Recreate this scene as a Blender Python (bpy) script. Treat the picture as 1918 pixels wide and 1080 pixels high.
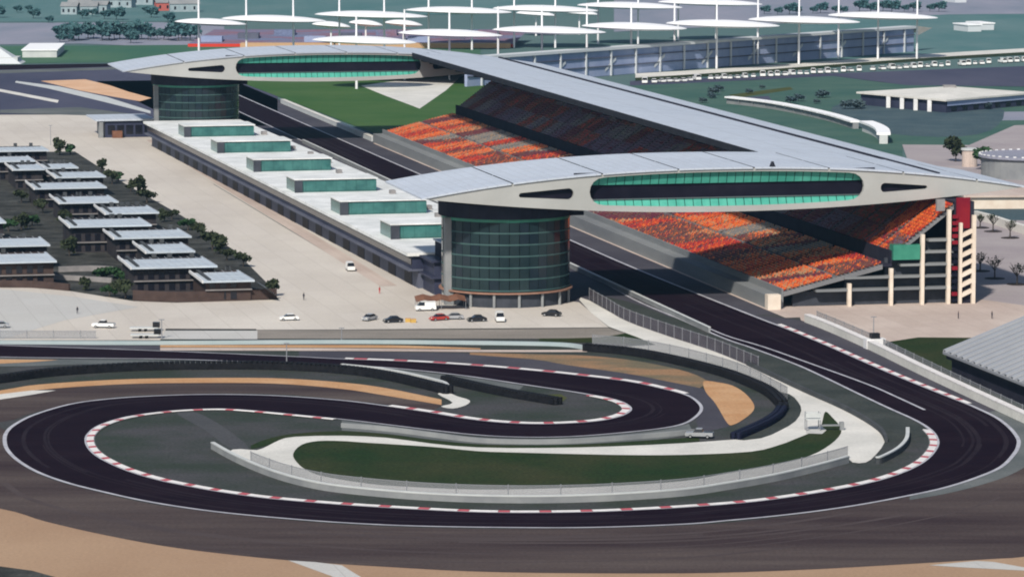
import bpy, bmesh, math, random
from mathutils import Vector, Matrix
from mathutils.geometry import tessellate_polygon
random.seed(7)
scene = bpy.context.scene
for o in list(bpy.data.objects): bpy.data.objects.remove(o)
C = scene.collection

# ------------------------------------------------------------------ camera, sky, sun, exposure
CAM_H, FPX, HORIZON = 114.0, 7500.0, 865.0
pitch = math.atan(HORIZON / FPX)
cam = bpy.data.cameras.new('camera'); camo = bpy.data.objects.new('camera', cam); C.objects.link(camo)
cam.sensor_width = 36.0; cam.lens = FPX / 1918.0 * 36.0
cam.clip_start = 5.0; cam.clip_end = 20000.0
camo.location = (0, 0, CAM_H); camo.rotation_euler = (math.pi / 2 - pitch, 0, 0)
scene.camera = camo

SUN_EL, SUN_AZ = math.radians(40), math.radians(197)      # azimuth clockwise from +Y (north)
w = bpy.data.worlds.new("World"); scene.world = w; w.use_nodes = True
nt = w.node_tree; bg = nt.nodes['Background']
sky = nt.nodes.new('ShaderNodeTexSky'); sky.sky_type = 'NISHITA'; sky.sun_disc = False
sky.sun_elevation = SUN_EL; sky.sun_rotation = SUN_AZ
nt.links.new(sky.outputs[0], bg.inputs[0]); bg.inputs[1].default_value = 0.105
sl = bpy.data.lights.new('sun', 'SUN'); sl.energy = 4.8; sl.angle = math.radians(2.5); sl.color = (1.0, 0.935, 0.84)
so = bpy.data.objects.new('sun', sl); C.objects.link(so)
sdir = Vector((math.sin(SUN_AZ) * math.cos(SUN_EL), math.cos(SUN_AZ) * math.cos(SUN_EL), math.sin(SUN_EL)))
so.rotation_euler = sdir.to_track_quat('Z', 'Y').to_euler(); so.location = (0, 0, 400)
scene.view_settings.view_transform = 'Standard'; scene.view_settings.look = 'None'
scene.view_settings.exposure = -0.1; scene.view_settings.gamma = 1.0
scene.render.engine = 'CYCLES'; scene.cycles.filter_width = 2.0
scene.cycles.volume_bounces = 0
scene.cycles.max_bounces = 6; scene.cycles.transparent_max_bounces = 12

# ------------------------------------------------------------------ survey: image measurements -> metres
cp_, sp_ = math.cos(pitch), math.sin(pitch)
def G(x, y, z=0.0):
    a = (x - 959) / FPX; b = (540 - y) / FPX
    k = (z - CAM_H) / (-sp_ + b * cp_)
    return Vector((a * k, (cp_ + b * sp_) * k, z))
LU = math.sqrt(1664 ** 2 + FPX ** 2 + HORIZON ** 2)
U = Vector((-1664 / LU, math.sqrt(FPX ** 2 + HORIZON ** 2) / LU, 0)); V = Vector((U.y, -U.x, 0))
TH = math.atan2(V.y, V.x)                                  # the main straight runs along U
def W(s, t, z=0.0): return U * s + V * t + Vector((0, 0, z))
def ST(x, y, z=0.0):
    p = G(x, y, z); return p.dot(U), p.dot(V)

# ------------------------------------------------------------------ materials
def lin(c): return tuple((v / 255 / 12.92) if v / 255 <= .04045 else ((v / 255 + .055) / 1.055) ** 2.4 for v in c)
MATS = {}
def mat(name, col, col2=None, scale=0.3, rough=0.85, metal=0.0, stretch=(1, 1, 1), rot=0.0, spec=0.08, lo=.35, hi=.65,
        bump=0.0, fine=0.0, alpha=1.0, coords='Position', joints=0.0):
    m = bpy.data.materials.new(name); m.use_nodes = True
    n = m.node_tree; b = n.nodes['Principled BSDF']
    b.inputs['Base Color'].default_value = (*col, 1); b.inputs['Roughness'].default_value = rough
    b.inputs['Metallic'].default_value = metal
    b.inputs['Specular IOR Level'].default_value = spec
    if col2 is not None:
        if coords == 'Position':
            g = n.nodes.new('ShaderNodeNewGeometry'); src = g.outputs['Position']
        else:
            g = n.nodes.new('ShaderNodeTexCoord'); src = g.outputs['Object']
        mp = n.nodes.new('ShaderNodeMapping'); n.links.new(src, mp.inputs[0])
        mp.inputs['Scale'].default_value = stretch; mp.inputs['Rotation'].default_value = (0, 0, rot)
        t = n.nodes.new('ShaderNodeTexNoise'); n.links.new(mp.outputs[0], t.inputs['Vector'])
        t.inputs['Scale'].default_value = scale; t.inputs['Detail'].default_value = 6; t.inputs['Roughness'].default_value = .62
        r = n.nodes.new('ShaderNodeValToRGB'); n.links.new(t.outputs[0], r.inputs[0])
        r.color_ramp.elements[0].position = lo; r.color_ramp.elements[1].position = hi
        r.color_ramp.elements[0].color = (*col, 1); r.color_ramp.elements[1].color = (*col2, 1)
        out = r.outputs[0]
        if joints > 0:
            bk = n.nodes.new('ShaderNodeTexBrick'); m2 = n.nodes.new('ShaderNodeMapping'); n.links.new(src, m2.inputs[0])
            m2.inputs['Rotation'].default_value = (0, 0, -TH); n.links.new(m2.outputs[0], bk.inputs['Vector'])
            bk.inputs['Scale'].default_value = 1.0; bk.inputs['Brick Width'].default_value = joints; bk.inputs['Row Height'].default_value = joints * 2.2
            bk.inputs['Mortar Size'].default_value = .09; bk.inputs['Mortar Smooth'].default_value = .3; bk.offset = 0.0
            bk.inputs['Color1'].default_value = (1, 1, 1, 1); bk.inputs['Color2'].default_value = (.955, .95, .94, 1); bk.inputs['Mortar'].default_value = (.80, .79, .78, 1)
            mj = n.nodes.new('ShaderNodeMix'); mj.data_type = 'RGBA'; mj.blend_type = 'MULTIPLY'; mj.inputs['Factor'].default_value = 1.0
            n.links.new(out, mj.inputs[6]); n.links.new(bk.outputs['Color'], mj.inputs[7]); out = mj.outputs[2]
        if fine > 0:
            t2 = n.nodes.new('ShaderNodeTexNoise'); n.links.new(src, t2.inputs['Vector'])
            t2.inputs['Scale'].default_value = 1.7; t2.inputs['Detail'].default_value = 3
            mr = n.nodes.new('ShaderNodeMapRange'); n.links.new(t2.outputs[0], mr.inputs[0])
            mr.inputs['From Min'].default_value = .3; mr.inputs['From Max'].default_value = .7
            mr.inputs['To Min'].default_value = 1 - fine; mr.inputs['To Max'].default_value = 1 + fine
            mx = n.nodes.new('ShaderNodeVectorMath'); mx.operation = 'SCALE'
            n.links.new(out, mx.inputs[0]); n.links.new(mr.outputs[0], mx.inputs['Scale']); out = mx.outputs[0]
        n.links.new(out, b.inputs['Base Color'])
        if bump > 0:
            bp = n.nodes.new('ShaderNodeBump'); bp.inputs['Strength'].default_value = bump
            n.links.new(t.outputs[0], bp.inputs['Height']); n.links.new(bp.outputs[0], b.inputs['Normal'])
    if alpha < 1: b.inputs['Alpha'].default_value = alpha
    MATS[name] = m; return m

mat('far_field', (.075, .14, .135), (.12, .175, .17), scale=.006, stretch=(1, .35, 1), lo=.3, hi=.7, fine=.15)  # bluish and lightened: distance haze mixed into the field colours
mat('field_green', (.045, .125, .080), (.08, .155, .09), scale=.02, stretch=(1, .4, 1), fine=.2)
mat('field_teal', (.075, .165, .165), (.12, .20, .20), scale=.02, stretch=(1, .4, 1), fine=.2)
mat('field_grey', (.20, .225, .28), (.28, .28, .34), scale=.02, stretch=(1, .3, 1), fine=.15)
mat('grove', (.05, .082, .098), (.08, .115, .125), scale=.06, fine=.35)  # lightened so the base colour carries distance haze
mat('infield_path', (.062, .064, .068), (.078, .078, .082), scale=.1, fine=.2)
mat('turf_grey', (.036, .046, .036), (.064, .063, .066), scale=.045, stretch=(1, 1.2, 1), lo=.38, hi=.62, fine=.28)
mat('verge_grey', (.10, .112, .112), (.15, .16, .158), scale=.06, fine=.12)
mat('verge_dark', (.035, .042, .038), (.06, .066, .06), scale=.08, fine=.25)
mat('grass_dark', (.014, .032, .008), (.042, .044, .017), scale=.05, stretch=(1, .7, 1), lo=.35, hi=.72, fine=.45)
mat('grass_mid', (.022, .075, .022), (.036, .09, .030), scale=.03, fine=.2)
mat('grass_bright', (.042, .105, .026), (.066, .125, .038), scale=.03, fine=.15)
mat('lawn_hazed', (.045, .105, .085), (.075, .135, .105), scale=.03, fine=.2)  # green shifted towards blue: haze painted into the lawn
mat('bank', (.21, .19, .165), (.28, .25, .22), scale=.1, stretch=(.5, 1, 1), fine=.12)
mat('gravel_far', (.62, .37, .22), (.70, .46, .30), scale=.06, fine=.1)
mat('blue_pale', (.33, .41, .42), (.40, .46, .47), scale=.1)
mat('grass_olive', (.055, .07, .018), (.08, .085, .03), scale=.15, fine=.25)
mat('gravel', (.46, .25, .12), (.54, .33, .18), scale=.12, fine=.12)
mat('sand', (.34, .22, .14), (.40, .27, .175), scale=.03, stretch=(1, .6, 1), fine=.09)
mat('gravel_mixed', (.30, .18, .10), (.15, .13, .085), scale=.09, stretch=(.5, 1, 1), lo=.4, hi=.6, fine=.2)
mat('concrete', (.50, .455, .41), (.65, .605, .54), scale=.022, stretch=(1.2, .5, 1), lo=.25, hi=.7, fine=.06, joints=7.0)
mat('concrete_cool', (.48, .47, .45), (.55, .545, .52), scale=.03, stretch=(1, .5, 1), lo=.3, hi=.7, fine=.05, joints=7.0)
mat('concrete_pale', (.56, .55, .51), (.70, .68, .63), scale=.07, fine=.07)
mat('concrete_pink', (.46, .37, .325), (.58, .49, .43), scale=.04, stretch=(1, .5, 1), fine=.06, joints=5.0)
mat('plaza', (.32, .28, .29), (.38, .34, .34), scale=.04, fine=.08)
mat('asphalt_track', (.0085, .0030, .0080), (.0150, .0075, .0130), scale=.03, stretch=(1, 3, 1), rough=.9, fine=.18, spec=.03)
mat('track_worn', (.017, .011, .017), (.024, .017, .023), scale=.1, fine=.2, spec=.03)
mat('asphalt_runoff', (.040, .026, .028), (.100, .078, .070), scale=.025, stretch=(.35, 2.5, 1), fine=.18, lo=.36, hi=.66)
mat('asphalt_stain', (.062, .046, .046), (.082, .064, .062), scale=.05, stretch=(.3, 2, 1), fine=.1)
mat('asphalt_grey', (.055, .052, .066), (.08, .076, .09), scale=.04, fine=.12)
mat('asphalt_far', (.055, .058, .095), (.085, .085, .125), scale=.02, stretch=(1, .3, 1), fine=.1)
mat('soil', (.032, .033, .03), (.085, .085, .078), scale=.12, fine=.35, lo=.4, hi=.7)
mat('paint_white', (.78, .78, .78), (.66, .66, .66), scale=.3, rough=.6)
mat('line_white', (.50, .50, .54), (.36, .36, .40), scale=.25, rough=.7)
mat('kerb_white', (.80, .78, .76), (.66, .62, .60), scale=.6, rough=.6)
mat('kerb_red', (.50, .11, .13), (.42, .09, .11), scale=.6, rough=.6)
mat('wall_pale', (.55, .57, .56), (.47, .49, .49), scale=.25)
mat('wall_grey', (.20, .21, .22), (.28, .29, .29), scale=.12)
mat('wall_dark', (.05, .055, .06), (.08, .085, .09), scale=.2)
mat('tyre_black', (.008, .008, .010), (.016, .016, .019), scale=.8, rough=.7)
mat('tyre_blue', (.009, .011, .024), (.012, .014, .034), scale=.8, rough=.7)
mat('roof_metal', (.46, .51, .59), (.53, .58, .655), scale=.035, stretch=(.25, 2.2, 1), rot=-.1, rough=.6, metal=0, lo=.25, hi=.75, fine=.06, joints=2.4)
mat('fascia_panel', (.37, .375, .36), (.44, .445, .43), scale=.06, rough=.55, metal=.1)
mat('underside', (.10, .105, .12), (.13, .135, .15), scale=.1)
mat('dark_trim', (.02, .022, .03), (.03, .032, .04), scale=.3)
mat('glass_teal', (.05, .30, .23), (.09, .40, .31), scale=.25, rough=.5, spec=.15)
mat('glass_green', (.03, .19, .13), (.05, .25, .17), scale=.25, rough=.3, spec=.5)
mat('glass_slot', (.006, .005, .012), (.014, .012, .022), scale=.12, rough=.5, spec=.1)
mat('glass_tower_a', (.010, .022, .026), (.016, .03, .034), scale=.15, rough=.16, spec=.4)
mat('glass_tower_b', (.012, .026, .029), (.018, .034, .038), scale=.15, rough=.2, spec=.4)
mat('glass_tower_c', (.010, .019, .027), (.016, .026, .034), scale=.15, rough=.13, spec=.4)
mat('glass_box', (.022, .10, .095), (.05, .17, .155), scale=.3, rough=.2, spec=.5)
mat('spandrel', (.05, .10, .10), (.07, .13, .125), scale=.3, rough=.5)
mat('steel_dark', (.04, .045, .055), (.06, .065, .08), scale=.3, rough=.5)
mat('roof_white', (.60, .62, .61), (.80, .81, .80), scale=.12, fine=.06, rough=.7)
mat('facade_blue', (.030, .034, .062), (.045, .05, .085), scale=.08, rough=.5)
mat('facade_blue_light', (.085, .092, .13), (.12, .13, .17), scale=.08, rough=.6)
mat('door_dark', (.008, .008, .016), rough=.5)
mat('cream', (.66, .56, .46), (.74, .66, .56), scale=.4)
mat('stand_concrete', (.15, .155, .165), (.21, .21, .215), scale=.1)
mat('stand_wall', (.17, .18, .19), (.24, .25, .25), scale=.06, stretch=(.4, .4, 2))
mat('stand_dark', (.018, .018, .030), (.03, .03, .045), scale=.2)
mat('red_panel', (.16, .008, .022), (.23, .014, .022), scale=.2)
mat('seat_orange', (.84, .19, .04), rough=.5)
mat('seat_red', (.58, .05, .03), rough=.5)
mat('seat_maroon', (.17, .035, .06), rough=.6)
mat('seat_grey', (.27, .25, .235), rough=.6)
mat('seat_tan', (.52, .33, .19), rough=.6)
mat('seat_brown', (.22, .10, .07), rough=.6)
mat('seat_dark', (.20, .135, .20), rough=.6)
mat('house_roof', (.43, .49, .55), (.53, .585, .63), scale=.15, rough=.6, metal=0, fine=.05)
mat('house_rib', (.60, .62, .64), rough=.5, metal=.1)
mat('house_wall', (.030, .028, .034), (.052, .046, .048), scale=.3)
mat('house_brick', (.055, .038, .034), (.075, .052, .046), scale=.5)
mat('house_trim', (.22, .21, .21), (.28, .265, .26), scale=.4)
mat('window_dark', (.010, .010, .016), rough=.15, spec=.5)
mat('leaf_dark', (.022, .034, .018), (.055, .065, .035), scale=.8, rough=.8, lo=.3, hi=.7)
mat('leaf_green', (.020, .050, .022), (.040, .085, .035), scale=.8, rough=.8, lo=.3, hi=.7)
mat('leaf_far', (.045, .115, .13), (.08, .16, .165), scale=.3, rough=.8)  # far foliage lightened and blued, haze put into the colour
mat('bark', (.05, .04, .035), (.08, .07, .06), scale=2)
mat('tree_shade', (.030, .022, .020), (.045, .035, .03), scale=1)  # dark brown for the painted tree shadows
mat('canopy_white', (.92, .92, .92), (.88, .88, .89), scale=.05, rough=.6)
mat('mast_white', (.80, .80, .82), rough=.5)
mat('stand_far', (.23, .29, .45), (.33, .38, .53), scale=.08, stretch=(1, 1, .6))  # facade blue lightened, with distance haze in the base colour
mat('crowd_far', (.22, .13, .17), (.15, .18, .28), scale=.09, stretch=(.4, 1, 1), lo=.42, hi=.6, fine=.25)
mat('terracotta', (.26, .14, .10), (.32, .19, .14), scale=.5)
mat('brown_cloth', (.16, .075, .05), (.22, .11, .07), scale=.4)
mat('car_white', (.80, .80, .78), rough=.35, spec=.5)
mat('car_silver', (.42, .43, .45), rough=.35, metal=.4)
mat('car_black', (.012, .012, .015), rough=.3, spec=.5)
mat('car_red', (.40, .04, .03), rough=.35, spec=.5)
mat('car_glass', (.012, .014, .018), rough=.1, spec=.6)
mat('rubber', (.012, .012, .012), rough=.8)
mat('lamp_glass', (.7, .68, .6), rough=.2)
mat('skin', (.40, .25, .18)); mat('cloth_dark', (.03, .03, .04)); mat('cloth_red', (.45, .05, .05)); mat('hair', (.012, .01, .01))
mat('yellow_box', (.55, .36, .10), (.48, .30, .08), scale=1)
mat('fence_mesh', (.28, .29, .31), rough=.7, alpha=.38)
mat('fence_post', (.24, .25, .27), rough=.6)
mat('fence_dense', (.085, .078, .095), (.12, .11, .13), scale=.3, rough=.8, alpha=.7)
mat('rib_roof', (.36, .375, .40), (.42, .435, .455), scale=.1, stretch=(1, .3, 1), rough=.5, metal=.2)
mat('rib_valley', (.20, .21, .235), (.25, .26, .28), scale=.1, rough=.6)
mat('village_wall', (.22, .29, .32), (.34, .40, .42), scale=.2); mat('house_far', (.55, .58, .60)); mat('house_far_red', (.45, .12, .10))

# ------------------------------------------------------------------ mesh helpers
class MB:
    def __init__(s): s.v = []; s.f = []; s.m = []
    def face(s, pts, m=0):
        i = len(s.v); s.v += [tuple(p) for p in pts]; s.f.append(tuple(range(i, i + len(pts)))); s.m.append(m)
    def box(s, x0, x1, y0, y1, z0, z1, m=0, top=None, front=None, skip=''):
        i = len(s.v)
        s.v += [(x0, y0, z0), (x1, y0, z0), (x1, y1, z0), (x0, y1, z0), (x0, y0, z1), (x1, y0, z1), (x1, y1, z1), (x0, y1, z1)]
        fs = [((0, 3, 2, 1), m), ((4, 5, 6, 7), m if top is None else top), ((0, 1, 5, 4), m if front is None else front),
              ((1, 2, 6, 5), m), ((2, 3, 7, 6), m), ((3, 0, 4, 7), m)]
        for f, mm in fs: s.f.append(tuple(i + k for k in f)); s.m.append(mm)
    def tube(s, a, b, r0, r1=None, n=6, m=0):
        a = Vector(a); b = Vector(b); r1 = r0 if r1 is None else r1
        d = (b - a).normalized(); x = d.orthogonal().normalized(); y = d.cross(x)
        i = len(s.v)
        for p, r in ((a, r0), (b, r1)):
            for k in range(n):
                an = 2 * math.pi * k / n; s.v.append(tuple(p + x * (r * math.cos(an)) + y * (r * math.sin(an))))
        for k in range(n): s.f.append((i + k, i + (k + 1) % n, i + n + (k + 1) % n, i + n + k)); s.m.append(m)
        s.f.append(tuple(i + k for k in reversed(range(n)))); s.m.append(m)
        s.f.append(tuple(i + n + k for k in range(n))); s.m.append(m)
    def prism(s, outline, z0, z1, m=0, top=None):          # outline counter-clockwise (x, y)
        n = len(outline); i = len(s.v)
        s.v += [(p[0], p[1], z0) for p in outline] + [(p[0], p[1], z1) for p in outline]
        for k in range(n): s.f.append((i + k, i + (k + 1) % n, i + n + (k + 1) % n, i + n + k)); s.m.append(m)
        s.f.append(tuple(i + n + k for k in range(n))); s.m.append(m if top is None else top)
        s.f.append(tuple(i + k for k in reversed(range(n)))); s.m.append(m)
    def mesh(s, name, mats):
        me = bpy.data.meshes.new(name); me.from_pydata(s.v, [], s.f)
        for q in mats: me.materials.append(MATS[q])
        me.polygons.foreach_set('material_index', s.m); me.update(); return me
def link(name, me, parent=None, loc=None, rot=None, **kw):
    o = bpy.data.objects.new(name, me); C.objects.link(o)
    if parent is not None: o.parent = parent
    if loc is not None: o.location = loc
    if rot is not None: o.rotation_euler = rot
    for k, q in kw.items(): o[k] = q
    return o
def part(name, mb, mats, parent, **kw): return link(name, mb.mesh(name, mats), parent, **kw)
def thing(name, label, cat, loc=(0, 0, 0), rot=0.0, group=None):
    o = link(name, None, None, loc, (0, 0, rot), label=label, category=cat)
    if group: o['group'] = group
    return o
def tag(o, label, cat, group=None):
    o['label'] = label; o['category'] = cat
    if group: o['group'] = group
    return o
def structure(name, mb, mats): return link(name, mb.mesh(name, mats), None, kind='structure')
def copy_thing(o, loc=None, rot=None, label=None, group=None):
    r = o.copy(); C.objects.link(r)
    if loc is not None: r.location = loc
    if rot is not None: r.rotation_euler = (0, 0, rot)
    if label: r['label'] = label
    if group: r['group'] = group
    for ch in list(o.children):
        c = ch.copy(); C.objects.link(c); c.parent = r
        for g in ch.children:
            d = g.copy(); C.objects.link(d); d.parent = c
    return r
ORD = ['first', 'second', 'third', 'fourth', 'fifth', 'sixth', 'seventh', 'eighth', 'ninth', 'tenth', 'eleventh', 'twelfth',
       'thirteenth', 'fourteenth', 'fifteenth', 'sixteenth', 'seventeenth', 'eighteenth', 'nineteenth', 'twentieth']

for tens in ('twenty', 'thirty', 'forty', 'fifty'):
    if tens != 'twenty': ORD.append(tens[:-1] + 'ieth')
    ORD += [tens + '-' + q for q in ORD[:9]]
def cr(P, n=5, closed=False):                              # Catmull-Rom through points
    P = [Vector(p) for p in P]; N = len(P); out = []
    rng = range(N) if closed else range(N - 1)
    for i in rng:
        g = (lambda k: P[k % N]) if closed else (lambda k: P[max(0, min(N - 1, k))])
        a, b, c, d = g(i - 1), g(i), g(i + 1), g(i + 2)
        for k in range(n):
            t = k / n
            out.append(.5 * ((2 * b) + (c - a) * t + (2 * a - 5 * b + 4 * c - d) * t * t + (3 * b - a - 3 * c + d) * t ** 3))
    if not closed: out.append(P[-1])
    return out
def px(P, z=0.0): return [G(x, y, z) for x, y in P]
def resample(P, step):
    P = [Vector(p) for p in P]; out = [P[0]]; acc = 0.0
    for a, b in zip(P, P[1:]):
        L = (b - a).length
        if L < 1e-6: continue
        d = step - acc
        while d <= L: out.append(a + (b - a) * (d / L)); d += step
        acc = (acc + L) % step if d > L else 0
        acc = L - (d - step)
    return out
def normals(P):
    N = []
    for i in range(len(P)):
        d = (P[min(i + 1, len(P) - 1)] - P[max(i - 1, 0)]); d.z = 0
        d = d.normalized() if d.length > 0 else Vector((1, 0, 0)); N.append(Vector((-d.y, d.x, 0)))
    return N
def tess(mb, P, z, m=0):
    P = [Vector((p[0], p[1], 0)) for p in P]
    i0 = len(mb.v); mb.v += [(p.x, p.y, z) for p in P]
    for t in tessellate_polygon([P]):
        a, b, c = (P[k] for k in t)
        t = t if (b - a).cross(c - a).z > 0 else t[::-1]
        mb.f.append(tuple(i0 + k for k in t)); mb.m.append(m)
def sheet(name, P, z, m, smooth=4):
    P = px(P)
    if smooth: P = cr(P, smooth, True)
    mb = MB(); tess(mb, P, z); return structure(name, mb, [m])
def band(name, up, lo, z, m, smooth=5):                    # between an upper and a lower image edge
    P = cr(px(up), smooth) + list(reversed(cr(px(lo), smooth)))
    mb = MB(); tess(mb, P, z); return structure(name, mb, [m])
def ribbon(mb, P, a, b, z, m=0, z2=None):
    N = normals(P); z2 = z if z2 is None else z2
    for i in range(len(P) - 1):
        q = [P[i] + N[i] * a, P[i + 1] + N[i + 1] * a, P[i + 1] + N[i + 1] * b, P[i] + N[i] * b]
        q = [Vector((q[0].x, q[0].y, z)), Vector((q[1].x, q[1].y, z)), Vector((q[2].x, q[2].y, z2)), Vector((q[3].x, q[3].y, z2))]
        if (q[1] - q[0]).cross(q[2] - q[0]).z < 0: q = q[::-1]
        mb.face(q, m)
def wallmesh(mb, P, th, z0, z1, m=0, off=0.0):
    N = normals(P)
    L = [p + n * (off + th / 2) for p, n in zip(P, N)]; R = [p + n * (off - th / 2) for p, n in zip(P, N)]
    for i in range(len(P) - 1):
        a, b, c, d = L[i], L[i + 1], R[i + 1], R[i]
        lo = [Vector((q.x, q.y, z0)) for q in (a, b, c, d)]; hi = [Vector((q.x, q.y, z1)) for q in (a, b, c, d)]
        mb.face([hi[3], hi[2], hi[1], hi[0]], m)
        mb.face([lo[0], lo[1], hi[1], hi[0]][::-1], m); mb.face([lo[2], lo[3], hi[3], hi[2]][::-1], m)
        if i == 0: mb.face([lo[3], lo[0], hi[0], hi[3]][::-1], m)
        if i == len(P) - 2: mb.face([lo[1], lo[2], hi[2], hi[1]][::-1], m)

# ------------------------------------------------------------------ ground, sheets and track
mb = MB(); mb.face([(-3500, -600, 0), (3500, -600, 0), (3500, 6500, 0), (-3500, 6500, 0)]); mb.v = [(a, b, -.15) for a, b, c in mb.v]
structure('ground', mb, ['far_field'])
sheet('infield', [(-500, 560), (1300, 560), (1500, 590), (2100, 590), (2500, 760), (2600, 1100), (-600, 1100)], 0.0, 'turf_grey', 0)

# far land
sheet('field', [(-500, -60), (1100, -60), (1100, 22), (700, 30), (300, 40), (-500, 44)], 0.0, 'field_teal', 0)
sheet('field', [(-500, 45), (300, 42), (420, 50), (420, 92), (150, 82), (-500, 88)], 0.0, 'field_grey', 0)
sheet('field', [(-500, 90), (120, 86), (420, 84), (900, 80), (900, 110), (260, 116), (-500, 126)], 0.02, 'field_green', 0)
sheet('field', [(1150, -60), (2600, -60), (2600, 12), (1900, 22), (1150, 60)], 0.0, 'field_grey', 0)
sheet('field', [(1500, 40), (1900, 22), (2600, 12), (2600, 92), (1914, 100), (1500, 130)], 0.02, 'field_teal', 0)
sheet('road', [(1720, 24), (2400, 17), (2400, 22), (1720, 28)], 0.04, 'field_grey', 0)
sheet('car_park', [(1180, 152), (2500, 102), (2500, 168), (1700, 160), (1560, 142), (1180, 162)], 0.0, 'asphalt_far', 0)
sheet('lawn', [(1150, 162), (1560, 144), (1700, 160), (2500, 170), (2500, 270), (1690, 275), (1690, 330), (1300, 330), (1150, 205)], 0.02, 'lawn_hazed', 0)
sheet('grove_ground', [(1560, 200), (1640, 188), (1860, 196), (1868, 236), (1800, 256), (1660, 250), (1580, 225)], 0.05, 'grove', 3)
sheet('lawn_streak', [(1365, 178), (1480, 163), (1486, 168), (1380, 184)], 0.05, 'grass_olive', 0)
sheet('car_park', [(1360, 184), (1440, 180), (1445, 188), (1366, 192)], 0.05, 'asphalt_far', 0)
sheet('road', [(1850, 210), (2400, 204), (2400, 222), (1850, 226)], 0.04, 'field_grey', 0)
sheet('plaza', [(1690, 271), (1815, 272), (1900, 235), (2500, 215), (2500, 420), (1820, 420), (1700, 300)], 0.04, 'plaza', 0)
sheet('plaza', [(1790, 395), (2500, 420), (2500, 600), (1918, 590), (1815, 560)], 0.06, 'plaza', 0)
sheet('lawn', [(1815, 385), (2300, 380), (2300, 418), (1815, 412)], 0.08, 'grove', 0)
sheet('concourse', [(1490, 568), (1830, 560), (1918, 572), (2300, 570), (2300, 640), (1840, 634), (1665, 640), (1640, 652), (1500, 600)], 0.08, 'concrete_pink', 0)

# turn beyond the far wing
sheet('asphalt_field', [(-500, 128), (240, 120), (520, 118), (520, 235), (285, 240), (180, 214), (-500, 216)], 0.02, 'asphalt_far', 0)
sheet('far_track', [(-500, 126), (0, 122), (230, 119), (236, 124), (120, 128), (0, 131), (-500, 134)], 0.04, 'asphalt_track', 0)
sheet('far_kerb', [(-500, 137), (0, 132), (255, 125), (258, 129), (0, 138), (-500, 144)], 0.05, 'verge_grey', 0)
sheet('gravel_trap', [(76, 152), (160, 149), (205, 160), (240, 172), (284, 184), (262, 190), (215, 182), (150, 170)], 0.05, 'gravel_far', 0)
sheet('verge', [(30, 152), (110, 162), (200, 182), (282, 208), (282, 213), (190, 190), (90, 166), (28, 155)], 0.05, 'wall_pale', 0)
sheet('verge', [(-60, 160), (0, 167), (110, 188), (108, 193), (0, 172), (-60, 164)], 0.05, 'concrete_pale', 0)
sheet('verge', [(0, 206), (150, 201), (280, 218), (180, 217), (0, 212)], 0.05, 'verge_grey', 0)

# straight surroundings, far side of the stand
def st_sheet(name, P, z, m):
    mb = MB(); tess(mb, [W(s, t) for s, t in P], z); return structure(name, mb, [m])
st_sheet('straight_base', [(900, 215), (900, 266), (1800, 266), (1800, 205)], 0.02, 'asphalt_grey')
st_sheet('stand_base', [(893, 262.2), (893, 330), (1424, 330), (1424, 262.2)], 0.05, 'concrete_pink')
st_sheet('lawn', [(1425, 272), (1425, 318), (1440, 345), (1800, 380), (1900, 270), (1800, 267)], 0.06, 'grass_bright')
sheet('paved_terrace', [(676, 161), (725, 154), (800, 148), (868, 140), (835, 170), (786, 204), (768, 197), (722, 180)], 0.10, 'concrete_pale', 0)

# paddock
sheet('paddock_apron', [(-500, 216), (180, 215), (290, 236), (470, 330), (820, 540), (1085, 566), (1140, 613), (640, 617), (310, 618),
                        (300, 637), (-500, 637)], 0.04, 'concrete', 0)
sheet('apron_cool_slab', [(-500, 545), (0, 541), (140, 556), (260, 575), (120, 600), (0, 637), (-500, 637)], 0.06, 'concrete_cool', 0)  # cooler grey concrete patch on the left apron
sheet('paddock_garden', [(-500, 300), (60, 285), (140, 284), (235, 345), (340, 404), (440, 470), (500, 530), (522, 561), (330, 567), (250, 564),
                         (130, 545), (60, 539), (-500, 538)], 0.08, 'soil', 0)
mb = MB()
for a, b in (((400, 345), (690, 520)),):
    P = resample(px([a, b]), 8); ribbon(mb, P, -.16, .16, 0.06)
structure('drain_line', mb, ['verge_grey'])
for a, b in (((285, 262), (735, 540)),):
    mb = MB(); P = resample(px([a, b]), 10); ribbon(mb, P, -2.2, 2.2, 0.07); structure('garage_apron', mb, ['concrete_pink'])
band('apron_bank', [(480, 618), (640, 618), (1000, 616), (1140, 614)], [(480, 634), (640, 634), (1000, 634), (1215, 638)], 0.03, 'bank', 2)
sheet('pale_slab', [(302, 619), (482, 619), (482, 635), (302, 635)], 0.035, 'concrete_cool', 0)
sheet('kerb_dark_line', [(310, 615.5), (480, 616), (480, 618), (310, 618)], 0.05, 'soil', 0)  # thin dark strip along the apron edge
band('hedge_verge', [(1010, 634), (1120, 632), (1180, 622)], [(1010, 641), (1120, 642), (1230, 646)], 0.06, 'grass_dark', 2)

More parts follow.
